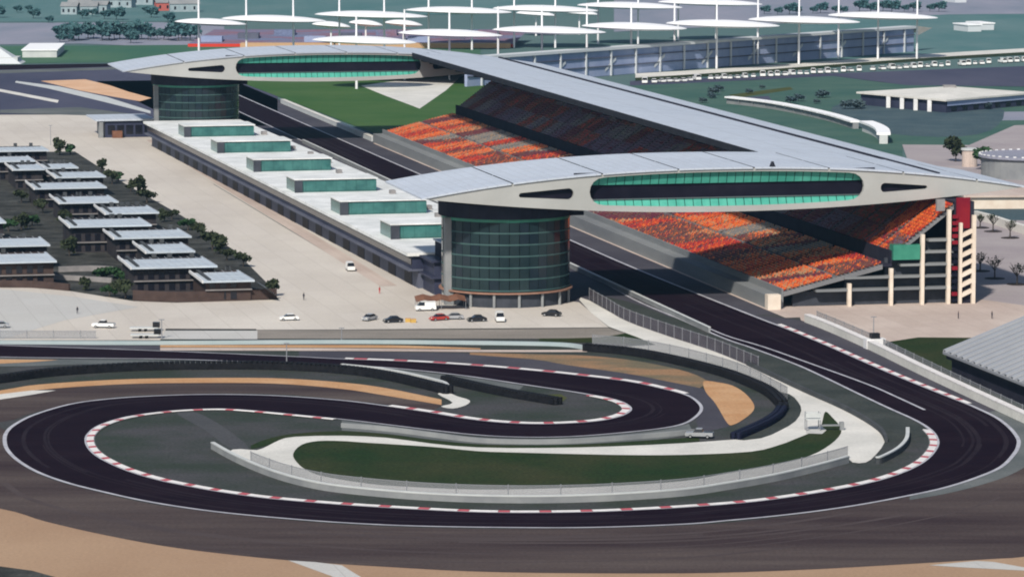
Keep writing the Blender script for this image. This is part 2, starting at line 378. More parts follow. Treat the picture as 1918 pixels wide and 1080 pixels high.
# service road
sheet('service_road', [(1085, 562), (1104, 563), (1168, 599), (1223, 620), (1292, 643), (1321, 648), (1419, 692), (1504, 734), (1574, 765), (1619, 789),
    (1648, 810), (1657, 828), (1640, 852), (1622, 866), (1597, 866), (1580, 856), (1530, 872), (1448, 891), (1363, 906), (1280, 918), (1151, 927),
    (1023, 931), (895, 930), (768, 924), (640, 913), (560, 897), (510, 880), (470, 862), (430, 845), (451, 841), (481, 843), (502, 835),
    (524, 824), (553, 818), (640, 816), (725, 820), (810, 831), (895, 838), (1023, 839), (1151, 836), (1280, 830), (1377, 823), (1425, 821),
    (1462, 806), (1490, 789), (1501, 769), (1495, 753), (1478, 738), (1447, 734), (1405, 712), (1349, 692), (1264, 670), (1180, 655), (1110, 649), (1228, 646), (1140, 612)],
    0.08, 'concrete_pale', 2)
sheet('grass_island', [(549, 850), (556, 866), (575, 881), (610, 893), (690, 906), (768, 912), (895, 917), (1023, 915), (1151, 910), (1280, 901), (1363, 886), (1448, 871),
    (1516, 854), (1555, 833), (1575, 812), (1572, 797), (1560, 783), (1546, 771), (1540, 790), (1535, 803), (1515, 812), (1490, 822), (1461, 833), (1406, 846), (1278, 852),
    (1151, 852), (981, 848), (895, 845), (810, 837), (683, 829), (640, 826), (596, 826), (565, 833)], 0.10, 'grass_dark', 3)
sheet('platform_pad', [(1508, 800), (1535, 796), (1548, 806), (1540, 813), (1510, 812)], 0.12, 'concrete_cool', 0)
band('track_verge', [(640, 787), (725, 797), (810, 808), (895, 819), (981, 822), (1066, 820), (1151, 814), (1236, 805), (1290, 793)],
     [(640, 806), (725, 812), (810, 823), (895, 831), (981, 833), (1066, 832), (1151, 828), (1236, 822), (1300, 812)], 0.03, 'verge_grey', 4)
band('grass_strip', [(470, 834), (500, 822), (550, 812), (640, 807), (725, 813), (810, 824), (895, 832), (981, 834), (1066, 833), (1151, 829), (1236, 823), (1310, 818)],
     [(470, 841), (505, 833), (553, 819), (640, 817), (725, 821), (810, 832), (895, 839), (981, 840), (1066, 839), (1151, 837), (1236, 832), (1310, 826)], 0.05, 'grass_dark', 3)
sheet('turn_bank', [(1447, 735), (1468, 765), (1440, 796), (1375, 823), (1425, 821), (1462, 806), (1490, 789), (1501, 769), (1495, 753), (1478, 738)], 0.09, 'verge_dark', 2)
band('pit_exit_verge', [(1116, 552), (1187, 568), (1269, 600), (1338, 635), (1411, 653), (1491, 683), (1574, 724), (1661, 765), (1720, 793), (1742, 812)],
     [(1104, 562), (1168, 599), (1223, 620), (1321, 648), (1419, 692), (1504, 734), (1574, 765), (1619, 789), (1650, 812), (1657, 830)], 0.03, 'verge_dark', 4)
sheet('infield_path', [(330, 773), (368, 772), (420, 800), (466, 838), (432, 840), (385, 806)], 0.02, 'infield_path', 3)
sheet('gravel_trap', [(1318, 714), (1345, 716), (1372, 722), (1395, 736), (1411, 755), (1411, 769), (1394, 784), (1374, 795), (1363, 793), (1346, 765), (1336, 750), (1322, 734)], 0.05, 'gravel', 3)
band('mixed_gravel', [(880, 660), (1000, 663), (1100, 666), (1200, 677), (1290, 697), (1330, 716)],
     [(880, 664), (1000, 673), (1066, 684), (1172, 699), (1240, 712), (1310, 726)], 0.04, 'gravel_mixed', 4)
band('runoff', [(560, 657), (800, 660), (880, 663), (1000, 672), (1066, 683), (1172, 698), (1240, 712), (1318, 728), (1345, 765), (1366, 798)],
     [(560, 671), (640, 673), (810, 679), (1002, 694), (1172, 713), (1286, 739), (1310, 753), (1316, 767), (1305, 784), (1310, 812)], 0.03, 'asphalt_grey', 4)
band('gravel_strip', [(300, 646), (640, 646), (760, 647), (900, 652)], [(300, 650), (640, 651), (760, 652), (900, 654)], 0.03, 'gravel', 3)
band('pale_strip', [(300, 651), (640, 652), (900, 655), (1100, 655)], [(300, 656), (640, 657), (900, 659), (1100, 659)], 0.04, 'concrete_pink', 3)
band('grey_strip', [(-300, 640), (0, 644), (300, 647)], [(-300, 644), (0, 649), (300, 655)], 0.04, 'asphalt_grey', 3)
band('verge_strip', [(-300, 664), (0, 671), (150, 673), (317, 675), (480, 680), (640, 687), (725, 690), (810, 699), (895, 709), (981, 722)],
     [(-300, 680), (0, 686), (150, 682), (317, 684), (480, 685), (640, 692), (725, 701), (810, 714), (895, 730), (960, 742)], 0.03, 'verge_grey', 4)
sheet('gravel_strip', [(-200, 672), (0, 673), (110, 674), (60, 678), (0, 681), (-200, 684)], 0.06, 'gravel', 0)
sheet('grass_patch', [(985, 741), (1050, 738), (1062, 745), (1055, 751), (1000, 750)], 0.06, 'grass_olive', 0)
band('gravel_strip', [(-200, 760), (0, 731), (72, 720), (213, 711), (341, 708), (511, 708), (640, 716), (725, 727), (827, 748)],
     [(-200, 775), (0, 742), (72, 730), (213, 720), (341, 717), (511, 718), (640, 728), (725, 741), (827, 758)], 0.04, 'gravel', 4)
band('runoff', [(-200, 775), (0, 742), (72, 730), (213, 720), (341, 717), (511, 718), (640, 728), (725, 741), (827, 758)],
     [(-200, 800), (0, 790), (64, 772), (192, 746), (341, 738), (511, 738), (640, 748), (725, 758), (810, 770)], 0.03, 'asphalt_runoff', 4)
sheet('service_tip', [(820, 738), (838, 735), (856, 742), (880, 750), (872, 759), (848, 765), (826, 761), (848, 754)], 0.07, 'concrete_pale', 3)
sheet('service_tip', [(-200, 770), (0, 738), (60, 731), (105, 731), (60, 739), (0, 748), (-200, 785)], 0.05, 'concrete_pale', 0)

# outer run-off and sand in front
band('runoff', [(-900, 770), (-200, 790), (0, 800), (10, 842), (72, 888), (196, 924), (341, 952), (640, 981), (938, 990), (1278, 984), (1533, 958), (1768, 916), (1874, 878), (1906, 830), (1918, 790), (2300, 880)],
     [(-900, 900), (-200, 925), (0, 952), (85, 976), (204, 1003), (341, 1027), (532, 1048), (725, 1061), (938, 1071), (1278, 1073), (1491, 1067), (1661, 1058), (1861, 1046), (1918, 1042), (2100, 1020), (2300, 990)], 0.03, 'asphalt_runoff', 4)
sheet('sand_trap', [(-900, 890), (-200, 918), (0, 945), (204, 998), (532, 1043), (938, 1067), (1278, 1069), (1661, 1054), (1918, 1037), (2300, 985), (2500, 1300), (-1000, 1300)], 0.015, 'sand', 0)
sheet('runoff_tip', [(540, 1049), (590, 1052), (640, 1058), (676, 1080), (690, 1110), (620, 1078)], 0.04, 'concrete_cool', 0)
sheet('runoff_tip', [(1740, 1058), (1830, 1050), (1862, 1052), (1918, 1062), (2100, 1080), (1918, 1068), (1800, 1062)], 0.05, 'concrete_cool', 0)
sheet('runoff_tip', [(-60, 1056), (0, 1060), (60, 1068), (110, 1082), (0, 1085)], 0.04, 'soil', 0)
band('verge', [(1704, 928), (1768, 914), (1823, 897), (1874, 876), (1900, 850), (1910, 830), (1902, 812), (1880, 790), (1850, 772)],
     [(1704, 936), (1768, 925), (1830, 910), (1890, 890), (1935, 865), (1975, 838), (1960, 810), (1920, 782), (1870, 768)], 0.05, 'verge_grey', 4)
random.seed(3)
mb = MB()
OUT = cr(px([(10, 842), (72, 890), (196, 926), (341, 954), (640, 983), (938, 992), (1278, 986), (1533, 960), (1768, 918), (1874, 880)]), 8)
for k in range(12):
    off = random.uniform(4, 34); a = random.randint(0, len(OUT) - 30); n = random.randint(12, 30)
    P = [p + Vector((0, -off - .15 * j * (k % 3 - 1), 0)) for j, p in enumerate(OUT[a:a + n])]
    ribbon(mb, P, 0, random.uniform(.5, 1.6), 0.034 + .0012 * k)
structure('tyre_marks', mb, ['asphalt_stain'])

A_PX = [(1411, 592), (1472, 615), (1545, 645), (1645, 689), (1712, 717), (1772, 741), (1810, 756), (1831, 765), (1866, 782), (1891, 801), (1906, 820),
    (1908, 833), (1900, 850), (1874, 875.5), (1823, 897), (1768, 914), (1704, 928), (1619, 944), (1533, 957), (1448, 967), (1363, 975), (1278, 982),
    (1108, 988), (938, 988), (768, 985), (640, 979), (532, 971), (426, 961), (341, 950), (264, 937), (196, 922), (128, 905), (72, 885), (34, 863), (14, 843),
    (8.5, 826), (12, 810), (28, 795), (64, 777), (128, 758), (192, 748.5), (273, 742.5), (383, 739), (511, 741), (640, 750), (725, 760.5), (810, 773), (874, 784),
    (938, 791), (1002, 794), (1066, 792.5), (1121, 788), (1162, 779), (1180, 767), (1168, 755), (1140, 746), (1108, 740), (1066, 733), (981, 720.5),
    (895, 707.5), (810, 697), (725, 689), (640, 684), (480, 678), (317, 673), (150, 671), (0, 669), (-200, 663)]
B_PX = [(1187, 561), (1280, 601), (1356, 634), (1411, 653), (1491, 683), (1542, 706), (1602, 735), (1661, 763), (1712, 786), (1740, 803), (1753, 818), (1755, 835), (1738, 858),
    (1708, 877), (1661, 895), (1602, 909.6), (1516, 925), (1406, 940), (1280, 950), (1151, 957), (1023, 960), (895, 959), (768, 953), (640, 945), (511, 934),
    (426, 923), (362, 912), (298, 899), (238, 881), (192, 860), (170, 843), (162, 827), (166, 813), (187, 797), (238, 781), (319, 770), (404, 766), (468, 769), (554, 777),
    (640, 785.5), (725, 795.5), (810, 806), (895, 815), (981, 819), (1066, 818), (1151, 812), (1236, 803), (1280, 794), (1303, 781), (1314, 767), (1308, 754),
    (1286, 740), (1236, 726.5), (1172, 713.7), (1066, 701), (1002, 694.5), (917, 687), (810, 679.6), (725, 675.5), (640, 672.5), (550, 668), (317, 658), (150, 652), (0, 647), (-200, 640)]
AW = [W(s, 253.6) for s in (1800, 1500, 1300, 1100, 1000)] + px(A_PX)
BW = [W(s, 238.8) for s in (1800, 1500, 1300, 1100, 1000)] + px(B_PX)
AW, BW = cr(AW, 6), cr(BW, 6)
mb = MB(); tess(mb, AW + BW[::-1], 0.10); structure('race_track', mb, ['asphalt_track'])
mb = MB()
ribbon(mb, AW, -.4, .35, 0.115); ribbon(mb, BW, -.3, .35, 0.115)
structure('track_edge_line', mb, ['line_white'])
mb = MB(); P = cr(px([(1278, 592), (1355, 627), (1430, 650), (1512, 679), (1625, 720), (1680, 744), (1732, 768)]), 5); ribbon(mb, P, -.3, .3, 0.12)
structure('pit_exit_line', mb, ['line_white'])
random.seed(12)
mb = MB()
RA = resample(AW, 4.0); NA = normals(RA)
for k in range(46):
    a = random.randint(60, len(RA) - 60); n = random.randint(14, 46); off = random.uniform(2.2, 11.5); dr = random.uniform(-.03, .03)
    seg = [RA[i] - NA[i] * (off + dr * (i - a)) for i in range(a, min(a + n, len(RA)))]
    ribbon(mb, seg, 0, random.uniform(.25, .8), 0.1015 + .00026 * k)
structure('racing_line', mb, ['track_worn'])
def kerb(P, side, width=1.35, step=4.0, z=.12):
    P = resample(cr(px(P), 6), 1.0); n = max(2, int(step))
    mb = MB(); ribbon(mb, P, 0, side * (width + .25), z)
    root = structure('kerb', mb, ['verge_grey'])
    cuts = [0]
    while cuts[-1] < len(P) - 1: cuts.append(min(len(P) - 1, cuts[-1] + (n + 1 if len(cuts) % 2 else max(2, n - 2))))
    for q in range(len(cuts) - 1):
        seg = P[cuts[q]:cuts[q + 1] + 1]; b = MB(); N = normals(seg)
        for j in range(len(seg) - 1):
            w0 = []
            for jj in (j, j + 1):
                p, nn = seg[jj], N[jj]
                if jj == len(seg) - 1: p = p + (seg[j] - p).normalized() * .08
                w0.append([Vector((*(p + nn * (side * .02)).xy, z + .02)), Vector((*(p + nn * (side * width)).xy, z + .10)),
                           Vector((*(p + nn * (side * (width + .06))).xy, z + .005))])
            for k in range(2):
                f = [w0[0][k], w0[1][k], w0[1][k + 1], w0[0][k + 1]]
                if (f[1] - f[0]).cross(f[2] - f[0]).z < 0: f = f[::-1]
                b.face(f)
        part('kerb_block', b, ['kerb_white' if q % 2 == 0 else 'kerb_red'], root)
kerb([(1742, 805), (1753, 818), (1755, 835), (1738, 858), (1708, 877), (1661, 895), (1602, 909.6), (1516, 925), (1406, 940), (1280, 950), (1151, 957), (1023, 960),
      (895, 959), (768, 953), (640, 945), (511, 934), (426, 923), (362, 912), (298, 899), (238, 881), (192, 860), (170, 843), (162, 827), (166, 813), (187, 797),
      (238, 781), (319, 770), (404, 766), (468, 769), (554, 777), (640, 785.5)], -1)
kerb([(725, 761), (810, 773), (874, 784), (938, 791), (1002, 794), (1066, 792.5), (1121, 788), (1162, 779), (1180, 767), (1168, 755), (1140, 746), (1108, 740)], 1, 1.5)
kerb([(1280, 738), (1236, 726.5), (1172, 713.7), (1066, 701), (1002, 694.5), (917, 687), (810, 679.6), (725, 675.5), (640, 672.5)], -1, 1.3, 5)
kerb([(1455, 608), (1545, 645), (1645, 689), (1712, 717), (1772, 741), (1812, 757)], 1, 1.1, 4)

# ------------------------------------------------------------------ barriers and fences
post_cache = {}
def post_mesh(h, r=.07):
    k = (round(h, 2), r)
    if k not in post_cache:
        b = MB(); b.tube((0, 0, 0), (0, 0, h), r, n=5); post_cache[k] = b.mesh('post', ['fence_post'])
    return post_cache[k]
def fence(P, label, h=2.6, step=8.0, panel='fence_mesh', base=0.0, r=.09, smooth=5, z=.1):
    P = cr(px(P), smooth); root = thing('debris_fence', label, 'fence')
    b = MB(); wallmesh(b, P, .05, z + base, z + h); part('wire_panel', b, [panel], root)
    for p in resample(P, step): link('post', post_mesh(h + .25, r), root, (p.x, p.y, z))
    b = MB(); wallmesh(b, P, .09, z + h, z + h + .09); part('top_rail', b, ['fence_post'], root)
    return root
def barrier(P, label, name='barrier_wall', cat='barrier', h=1.1, th=.6, m='wall_grey', z=0.0, smooth=5, cap=None):
    P = cr(px(P), smooth); b = MB(); wallmesh(b, P, th, z, z + h)
    if cap is None: o = structure_thing(name, b, [m], label, cat)
    else:
        o = thing(name, label, cat); part('wall', b, [m], o)
        b = MB(); wallmesh(b, P, th + .1, z + h, z + h + .22); part('cap', b, [cap], o)
    return o
def structure_thing(name, b, mats, label, cat): return tag(link(name, b.mesh(name, mats)), label, cat)
LOOP = [(398, 840), (430, 858), (470, 877), (520, 896), (575, 911), (640, 922), (768, 934), (895, 940), (1023, 941), (1151, 937), (1280, 928), (1363, 916), (1448, 901), (1530, 882), (1588, 866)]
barrier(LOOP, 'long grey barrier wall below the road round the dark grass island', h=1.1, cap='wall_pale')
fence([(x, y - 6) for x, y in LOOP[2:]], 'debris fence with posts along the road below the dark grass island', h=2.3, step=9)
def tyre_wall(P, label, h=1.3, blue=None):
    P = resample(cr(px(P), 5), 1.1); root = thing('tyre_barrier', label, 'tyre barrier')
    N = normals(P); b = MB()
    cut = len(P) if blue is None else int(len(P) * blue)
    for q, (lo, hi, m) in enumerate(((0, cut, 'tyre_black'), (cut, len(P), 'tyre_blue'))):
        b = MB()
        for i in range(lo, hi):
            for row in (0, 1):
                p = P[i] + N[i] * (row * 1.05)
                for lv in range(3): b.tube((p.x, p.y, h / 3 * lv + .02), (p.x, p.y, h / 3 * (lv + 1) - .02), .52, .52, 6)
        if b.v: part('tyre_stack', b, [m], root, kind='stuff')
    b = MB(); wallmesh(b, [p - N[i] * .65 for i, p in enumerate(P)], .08, .1, h * .8); part('conveyor_belt', b, ['tyre_black'], root)
    return root
tyre_wall([(1095, 657), (1180, 665), (1264, 681), (1349, 703), (1405, 724), (1440, 742), (1462, 764)], 'black tyre barrier curving round the outside of the upper hairpin', 1.6)
tyre_wall([(1462, 766), (1452, 782), (1430, 797), (1400, 811), (1372, 823)], 'blue and black tyre barrier ending beside the gravel trap', 1.4, .12)
tyre_wall([(-160, 735), (0, 717), (100, 704), (250, 694), (400, 691), (520, 692), (640, 699), (730, 712), (838, 738)], 'black tyre barrier above the left hairpin gravel strip', 1.7)
tyre_wall([(830, 716), (900, 732), (960, 744), (1048, 759)], 'short black tyre barrier beside the yellowish grass patch', 1.5)
barrier([(640, 692), (730, 702), (820, 722), (838, 731)], 'pale barrier above the end of the left tyre barrier', h=1.3, m='wall_pale', th=.8)
fence([(1110, 650), (1180, 656), (1264, 671), (1349, 693), (1405, 713), (1447, 735), (1475, 750)], 'debris fence behind the black tyre barrier of the upper hairpin', h=2.6, step=8)
barrier([(-300, 641), (0, 644), (300, 645), (640, 643), (900, 645), (1050, 648), (1098, 655)], 'long pale blue barrier between paddock apron and upper track', h=.8, m='blue_pale', th=1.0)
fence([(-100, 634), (0, 634), (100, 634), (180, 634)], 'low white fence at the left edge of the apron', h=1.6, step=6)
fence([(1104, 562), (1136, 580), (1168, 599), (1223, 620), (1292, 643), (1347, 662), (1421, 693)], 'dense grey fence beside the pit exit behind the tower', h=2.7, step=5, panel='fence_dense')
barrier([(1400, 684), (1504, 733), (1574, 764), (1619, 788), (1650, 810), (1660, 828)], 'low dark wall between white service road and pit exit', h=1.0, m='wall_dark')
barrier([(1700, 812), (1698, 832), (1682, 850), (1652, 866), (1640, 868)], 'short curved barrier with pale rail inside the right hairpin', h=1.1, m='wall_dark', cap='wall_pale')
barrier([(640, 800), (725, 807), (810, 818), (895, 828), (981, 831), (1066, 830), (1151, 825), (1236, 818), (1300, 812)], 'grey guard wall between middle track and grass strip', h=.9, m='wall_grey')
barrier([(1512, 603), (1560, 622), (1640, 658), (1720, 697), (1820, 744), (1930, 795)], 'pale barrier wall along the right side of the straight', h=1.7, m='concrete_pale', th=1.4, cap='kerb_white')
fence([(1530, 600), (1572, 617), (1650, 651), (1730, 690), (1830, 738), (1940, 790)], 'debris fence above the pale barrier right of the straight', h=2.0, step=7)
band('barrier_walk', [(1512, 596), (1560, 613), (1650, 650), (1730, 687), (1830, 734), (1940, 786)], [(1512, 603), (1560, 622), (1640, 658), (1720, 697), (1820, 744), (1930, 795)], .09, 'concrete_pink', 3)
sheet('lawn', [(1668, 640), (1720, 632), (1850, 633), (1790, 650), (1790, 672), (1918, 724), (2100, 790), (2000, 800), (1830, 735), (1730, 684)], .1, 'grass_dark', 0)
band('straight_verge', [(1411, 590), (1500, 600), (1560, 622), (1640, 658), (1720, 697), (1820, 744), (1930, 795), (2000, 830)],
     [(1411, 592), (1472, 615), (1545, 645), (1645, 689), (1712, 717), (1772, 741), (1831, 765), (1880, 788)], .035, 'asphalt_grey', 3)

def straight_wall(name, label, t, s0, s1, h, th, m, cat='wall', cap=None):
    o = thing(name, label, cat, W(s0, t), TH)
    b = MB(); b.box(-th / 2, th / 2, 0, s1 - s0, 0, h); part('wall', b, [m], o)
    if cap: b = MB(); b.box(-th / 2 - .1, th / 2 + .1, 0, s1 - s0, h + .003, h + .15); part('cap', b, [cap], o)
    return o
straight_wall('pit_wall', 'pit wall between the pit lane and the main straight', 237.6, 870, 1430, 1.2, .5, 'wall_grey', cap='wall_pale')
straight_wall('barrier_wall', 'pale barrier wall along the lawn beyond the grandstand', 264, 1432, 1640, 1.6, 1.6, 'wall_pale', cap='concrete_pale')

# ------------------------------------------------------------------ wing bridges
T0, TL, S0W, DW = 181.0, 149.4, 920.0, 46.0
def zt(u): return 27 + 5.85 * (1 - abs(2 * u - 1) ** 2.2)
def zb(u): return 27 - 4.5 * 4 * u * (1 - u)
def wing(s0, t0, label, near):
    root = thing('wing_bridge', label, 'building', W(s0, t0), TH)
    N = 96; L = TL
    us = [i / N for i in range(N + 1)]
    # roof panels, bays of the top skin
    for a, b in ((0, 14), (14, 28), (28, 40), (40, 52), (52, 64), (64, 76), (76, 88), (88, 96)):
        for (y0, y1) in ((-.4, DW / 2 - .06), (DW / 2 + .06, DW + .3)):
            p = MB()
            for i in range(a, b):
                x0 = us[i] * L + (.22 if i == a and a else 0); x1 = us[i + 1] * L - (.22 if i == b - 1 and b < N else 0)
                u0, u1 = x0 / L, x1 / L
                p.face([(x0, y0, zt(u0) + .25), (x1, y0, zt(u1) + .25), (x1, y1, zt(u1) + .25), (x0, y1, zt(u0) + .25)])
                p.face([(x0, y0, zt(u0) - .15), (x1, y0, zt(u1) - .15), (x1, y0, zt(u1) + .25), (x0, y0, zt(u0) + .25)])
                if y1 > DW: p.face([(x1, y1, zt(u1) - .15), (x0, y1, zt(u0) - .15), (x0, y1, zt(u0) + .25), (x1, y1, zt(u1) + .25)])
            if a == 0: p.face([(0, y1, 26.85), (0, y0, 26.85), (0, y0, 27.25), (0, y1, 27.25)])
            part('roof_panel', p, ['roof_metal'], root)
    p = MB()
    for i in range(N):
        x0, x1, u0, u1 = us[i] * L, us[i + 1] * L, us[i], us[i + 1]
        p.face([(x0, 0, zt(u0)), (x1, 0, zt(u1)), (x1, DW, zt(u1)), (x0, DW, zt(u0))])
    part('roof_deck', p, ['dark_trim'], root)
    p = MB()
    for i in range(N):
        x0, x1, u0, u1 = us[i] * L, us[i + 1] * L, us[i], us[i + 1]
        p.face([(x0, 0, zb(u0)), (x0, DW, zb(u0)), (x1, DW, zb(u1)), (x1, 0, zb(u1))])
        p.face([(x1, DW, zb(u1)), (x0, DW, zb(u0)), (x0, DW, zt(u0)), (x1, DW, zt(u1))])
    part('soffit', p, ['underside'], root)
    # front fascia with three openings
    def contour(ua, ub, fa, fb, n=26, top=.8, bot=1.1):
        pts = []
        X0, X1 = ua * L, ub * L
        lo, hi = [], []
        for k in range(n + 1):
            e = k / n; x = X0 + (X1 - X0) * (0.5 - .5 * math.cos(math.pi * e)); u = x / L
            zc0, zc1 = fa(u), fb(u); zm = (zc0 + zc1) / 2; hh = (zc1 - zc0) / 2
            d = min(x - X0, X1 - x); r = hh
            k2 = 1.0 if d >= r else math.sqrt(max(0.0, 1 - (1 - d / r) ** 2))
            lo.append((x, zm - hh * k2)); hi.append((x, zm + hh * k2))
        return lo + hi[-2:0:-1]
    big = contour(.272, .727, lambda u: zb(u) + 1.35, lambda u: zt(u) - .75)
    ch = 27.0
    small_l = contour(.157, .246, lambda u: ch - (u - .13) / .116 * 1.0 + .1, lambda u: ch + .6 + (u - .13) / .116 * 1.35)
    small_r = contour(.755, .834, lambda u: ch - (.86 - u) / .116 * 1.0 + .2, lambda u: ch + .5 + (.86 - u) / .116 * 1.35)
    outer = [(u * L, zb(u)) for u in us] + [(u * L, zt(u)) for u in us[-2:0:-1]]
    loops = [outer, big, small_l, small_r]
    flat = [q for l in loops for q in l]
    p = MB(); p.v = [(x, 0.0, z) for x, z in flat]
    for t in tessellate_polygon([[Vector((x, z, 0)) for x, z in l] for l in loops]):
        a, b, c = (flat[k] for k in t)
        cr_ = (b[0] - a[0]) * (c[1] - a[1]) - (b[1] - a[1]) * (c[0] - a[0])
        t = t if cr_ > 0 else t[::-1]
        p.f.append(tuple(t)); p.m.append(0)
    for l in loops[1:]:                                     # reveals
        for k in range(len(l)):
            a, b = l[k], l[(k + 1) % len(l)]
            p.face([(a[0], 0, a[1]), (b[0], 0, b[1]), (b[0], 1.0, b[1]), (a[0], 1.0, a[1])][::-1], 0)
    part('fascia', p, ['fascia_panel'], root)
    # teal glazing bands above and below the dark slot
    step = 2.1; x = .262 * L
    i = 0
    while x < .735 * L:
        x1 = x + step - .16; u = (x + x1) / 2 / L
        for z0, z1, y in ((ch + 2.3, zt(u) - .35, .75), (zb(u) + .9, ch - 1.1, .55)):
            p = MB(); tilt = .5
            if y > .6: p.face([(x, y + 1.1, z0), (x1, y + 1.1, z0), (x1, y, z1), (x, y, z1)])
            else: p.face([(x, y, z0), (x1, y, z0), (x1, y + 1.1, z1), (x, y + 1.1, z1)])
            part('window_pane', p, ['glass_teal'], root)
        x += step; i += 1
    p = MB(); p.box(.25 * L, .75 * L, 2.4, 2.6, 23.5, 32.2, 0); part('slot_glazing', p, ['glass_slot'], root)
    p = MB()
    for (a, b) in ((.15, .25), (.75, .84)): p.box(a * L, b * L, 1.3, 1.5, 25.5, 29.5, 0)
    part('side_glazing', p, ['glass_slot'], root)
    p = MB(); p.box(.262 * L, .735 * L, 1.2, 2.38, ch - 1.25, ch - 1.12); part('balcony_ledge', p, ['underside'], root)
    if near:
        p = MB(); p.tube((.575 * L, 1.0, zt(.575)), (.575 * L, 1.0, zt(.575) + 1.5), .9, .3, 8); part('roof_vent', p, ['dark_trim'], root)
    return root
wing(S0W, T0, 'pale lens-shaped wing bridge across the straight, nearer and larger one', True)
wing(1426.0, T0 - 9, 'pale lens-shaped wing bridge at the far end of the straight', False)

# ------------------------------------------------------------------ glass towers under the wings
pane_m = {}
def tower(s, t, label, lo):
    R = lo; root = thing('glass_tower', label, 'tower', W(s, t), TH)
    n = 40; floors = [4.0 + 2.75 * i for i in range(6)]
    b = MB(); circ = lambda r, n=40: [(r * math.cos(2 * math.pi * k / n), r * math.sin(2 * math.pi * k / n)) for k in range(n)]
    b.prism(circ(R - .5), 0, 23.4); part('core', b, ['steel_dark'], root)
    b = MB(); b.prism(circ(R - 1.8), 0, 3.3); 
    part('entrance_wall', b, ['window_dark'], root)
    b = MB(); b.prism(circ(R + .8), 3.35, 3.7); part('canopy_ring', b, ['terracotta'], root)
    for k in range(16):
        a = 2 * math.pi * k / 16; b = MB(); b.tube((R * math.cos(a), R * math.sin(a), 0), (R * math.cos(a), R * math.sin(a), 3.35), .35, n=8)
        part('column', b, ['wall_grey'], root)
    for i, z in enumerate(floors):
        b = MB(); b.prism(circ(R + .18), z - .02, z + .28); part('floor_edge', b, ['spandrel'], root)
    key = 'pane'
    wid = 2 * R * math.sin(math.pi / n) - .14
    if key not in pane_m:
        pane_m[key] = []
        for mm in ('glass_tower_a', 'glass_tower_b', 'glass_tower_c'):
            b = MB(); b.box(-wid / 2, wid / 2, -.06, .06, .3, 2.72); pane_m[key].append(b.mesh('glass_panel', [mm]))
    rnd = random.Random(int(s))
    for i, z in enumerate(floors):
        for k in range(n):
            a = 2 * math.pi * (k + .5) / n
            if math.sin(a) > .35: continue                  # the side away from every view is left to the core wall
            o = link('glass_panel', pane_m[key][rnd.choice((0, 0, 1, 1, 2))], root, (R * math.cos(a), R * math.sin(a), z),
                     (rnd.uniform(-.006, .006), 0, a + math.pi / 2 + rnd.uniform(-.012, .012)))
    b = MB(); b.prism(circ(R + .25), 20.5, 21.2); part('green_band', b, ['glass_green'], root)
    b = MB(); b.prism(circ(R + .9), 21.25, 24.6); part('plant_storey', b, ['stand_dark'], root)
    b = MB(); b.box(R - 1, R + 2.6, -6, -1, 21.0, 24.2); part('service_box', b, ['stand_dark'], root)
    b = MB(); b.box(-R - .6, -R + 1.6, -5.5, -3.5, 0, 21); part('pilaster', b, ['wall_grey'], root)
    return root
tower(940.0, 205.6, 'round dark glass tower carrying the near wing', 15.4)
tower(1446.0, 201.0, 'round dark glass tower carrying the far wing', 15.4)

# ------------------------------------------------------------------ pit building
s0p, t0p = ST(763, 470, 9.0); s1p, t1p = ST(297, 238.5, 9.0)
ang = math.atan2(-(t1p - t0p), s1p - s0p); LP = math.hypot(s1p - s0p, t1p - t0p) + 34
s0p -= 4
root = thing('pit_building', 'long low pit building with white roof beside the straight', 'building', W(s0p, t0p), TH + ang)
WP = 33.0
b = MB(); b.box(2.0, WP, 0, LP, 0, 4.4); part('ground_floor', b, ['facade_blue_light'], root)
b = MB(); b.box(.4, WP, 0, LP, 4.9, 8.2); part('upper_floor', b, ['facade_blue'], root)
b = MB(); b.box(-.6, WP + 1, -.6, LP, 4.403, 4.897); part('balcony_slab', b, ['facade_blue_light'], root)
b = MB(); b.box(-1.0, WP + 1.2, -1.0, LP + .5, 8.203, 9.0); part('roof', b, ['roof_white'], root)
b = MB(); b.box(.15, .38, 0, LP, 6.0, 7.4); part('window_band', b, ['window_dark'], root)
dm = MB(); dm.box(-.06, .08, -4.6, 4.6, 0, 3.4); dm = dm.mesh('garage_door', ['door_dark'])
for i in range(22):
    y = 12 + i * 20.3
    if y < LP - 6: link('garage_door', dm, root, (1.97, y, .02))
rm = MB(); rm.box(-.05, .05, -.05, .05, 0, 1.0)
for xl, xr, yb in [(345, 485, 257), (407, 553, 287), (475, 628, 322), (552, 714, 361), (637, 803, 403), (732, 888, 448)]:
    s, t = ST(xl, yb, 9); s2, t2 = ST(xr, yb, 9)
    Y = (W(s, t) - W(s0p, t0p)).dot(U * math.cos(ang) - V * math.sin(ang)); X = (W(s, t) - W(s0p, t0p)).dot(V * math.cos(ang) + U * math.sin(ang))
    wd = 24.4; d = 15
    b = MB(); b.box(X + .3, X + wd - .3, Y + .4, Y + d, 9.003, 12.4); lb = part('roof_lounge', b, ['glass_box'], root)
    b = MB(); b.box(X - .1, X + wd + .1, Y - .2, Y + d + .3, 12.603, 12.9); part('roof_slab', b, ['roof_white'], lb)
    pm = MB(); pm.box(0, 2.9, -.06, .06, 0, 2.95); pm = pm.mesh('glass_pane', ['glass_box'])
    for k in range(8): link('glass_pane', pm, lb, (X + .35 + k * 2.98, Y + .3, 9.35))
    b = MB(); b.box(X, X + 2.2, Y - .5, Y + .2, 9.003, 12.6); part('end_wall', b, ['steel_dark'], lb)
rr = random.Random(2)
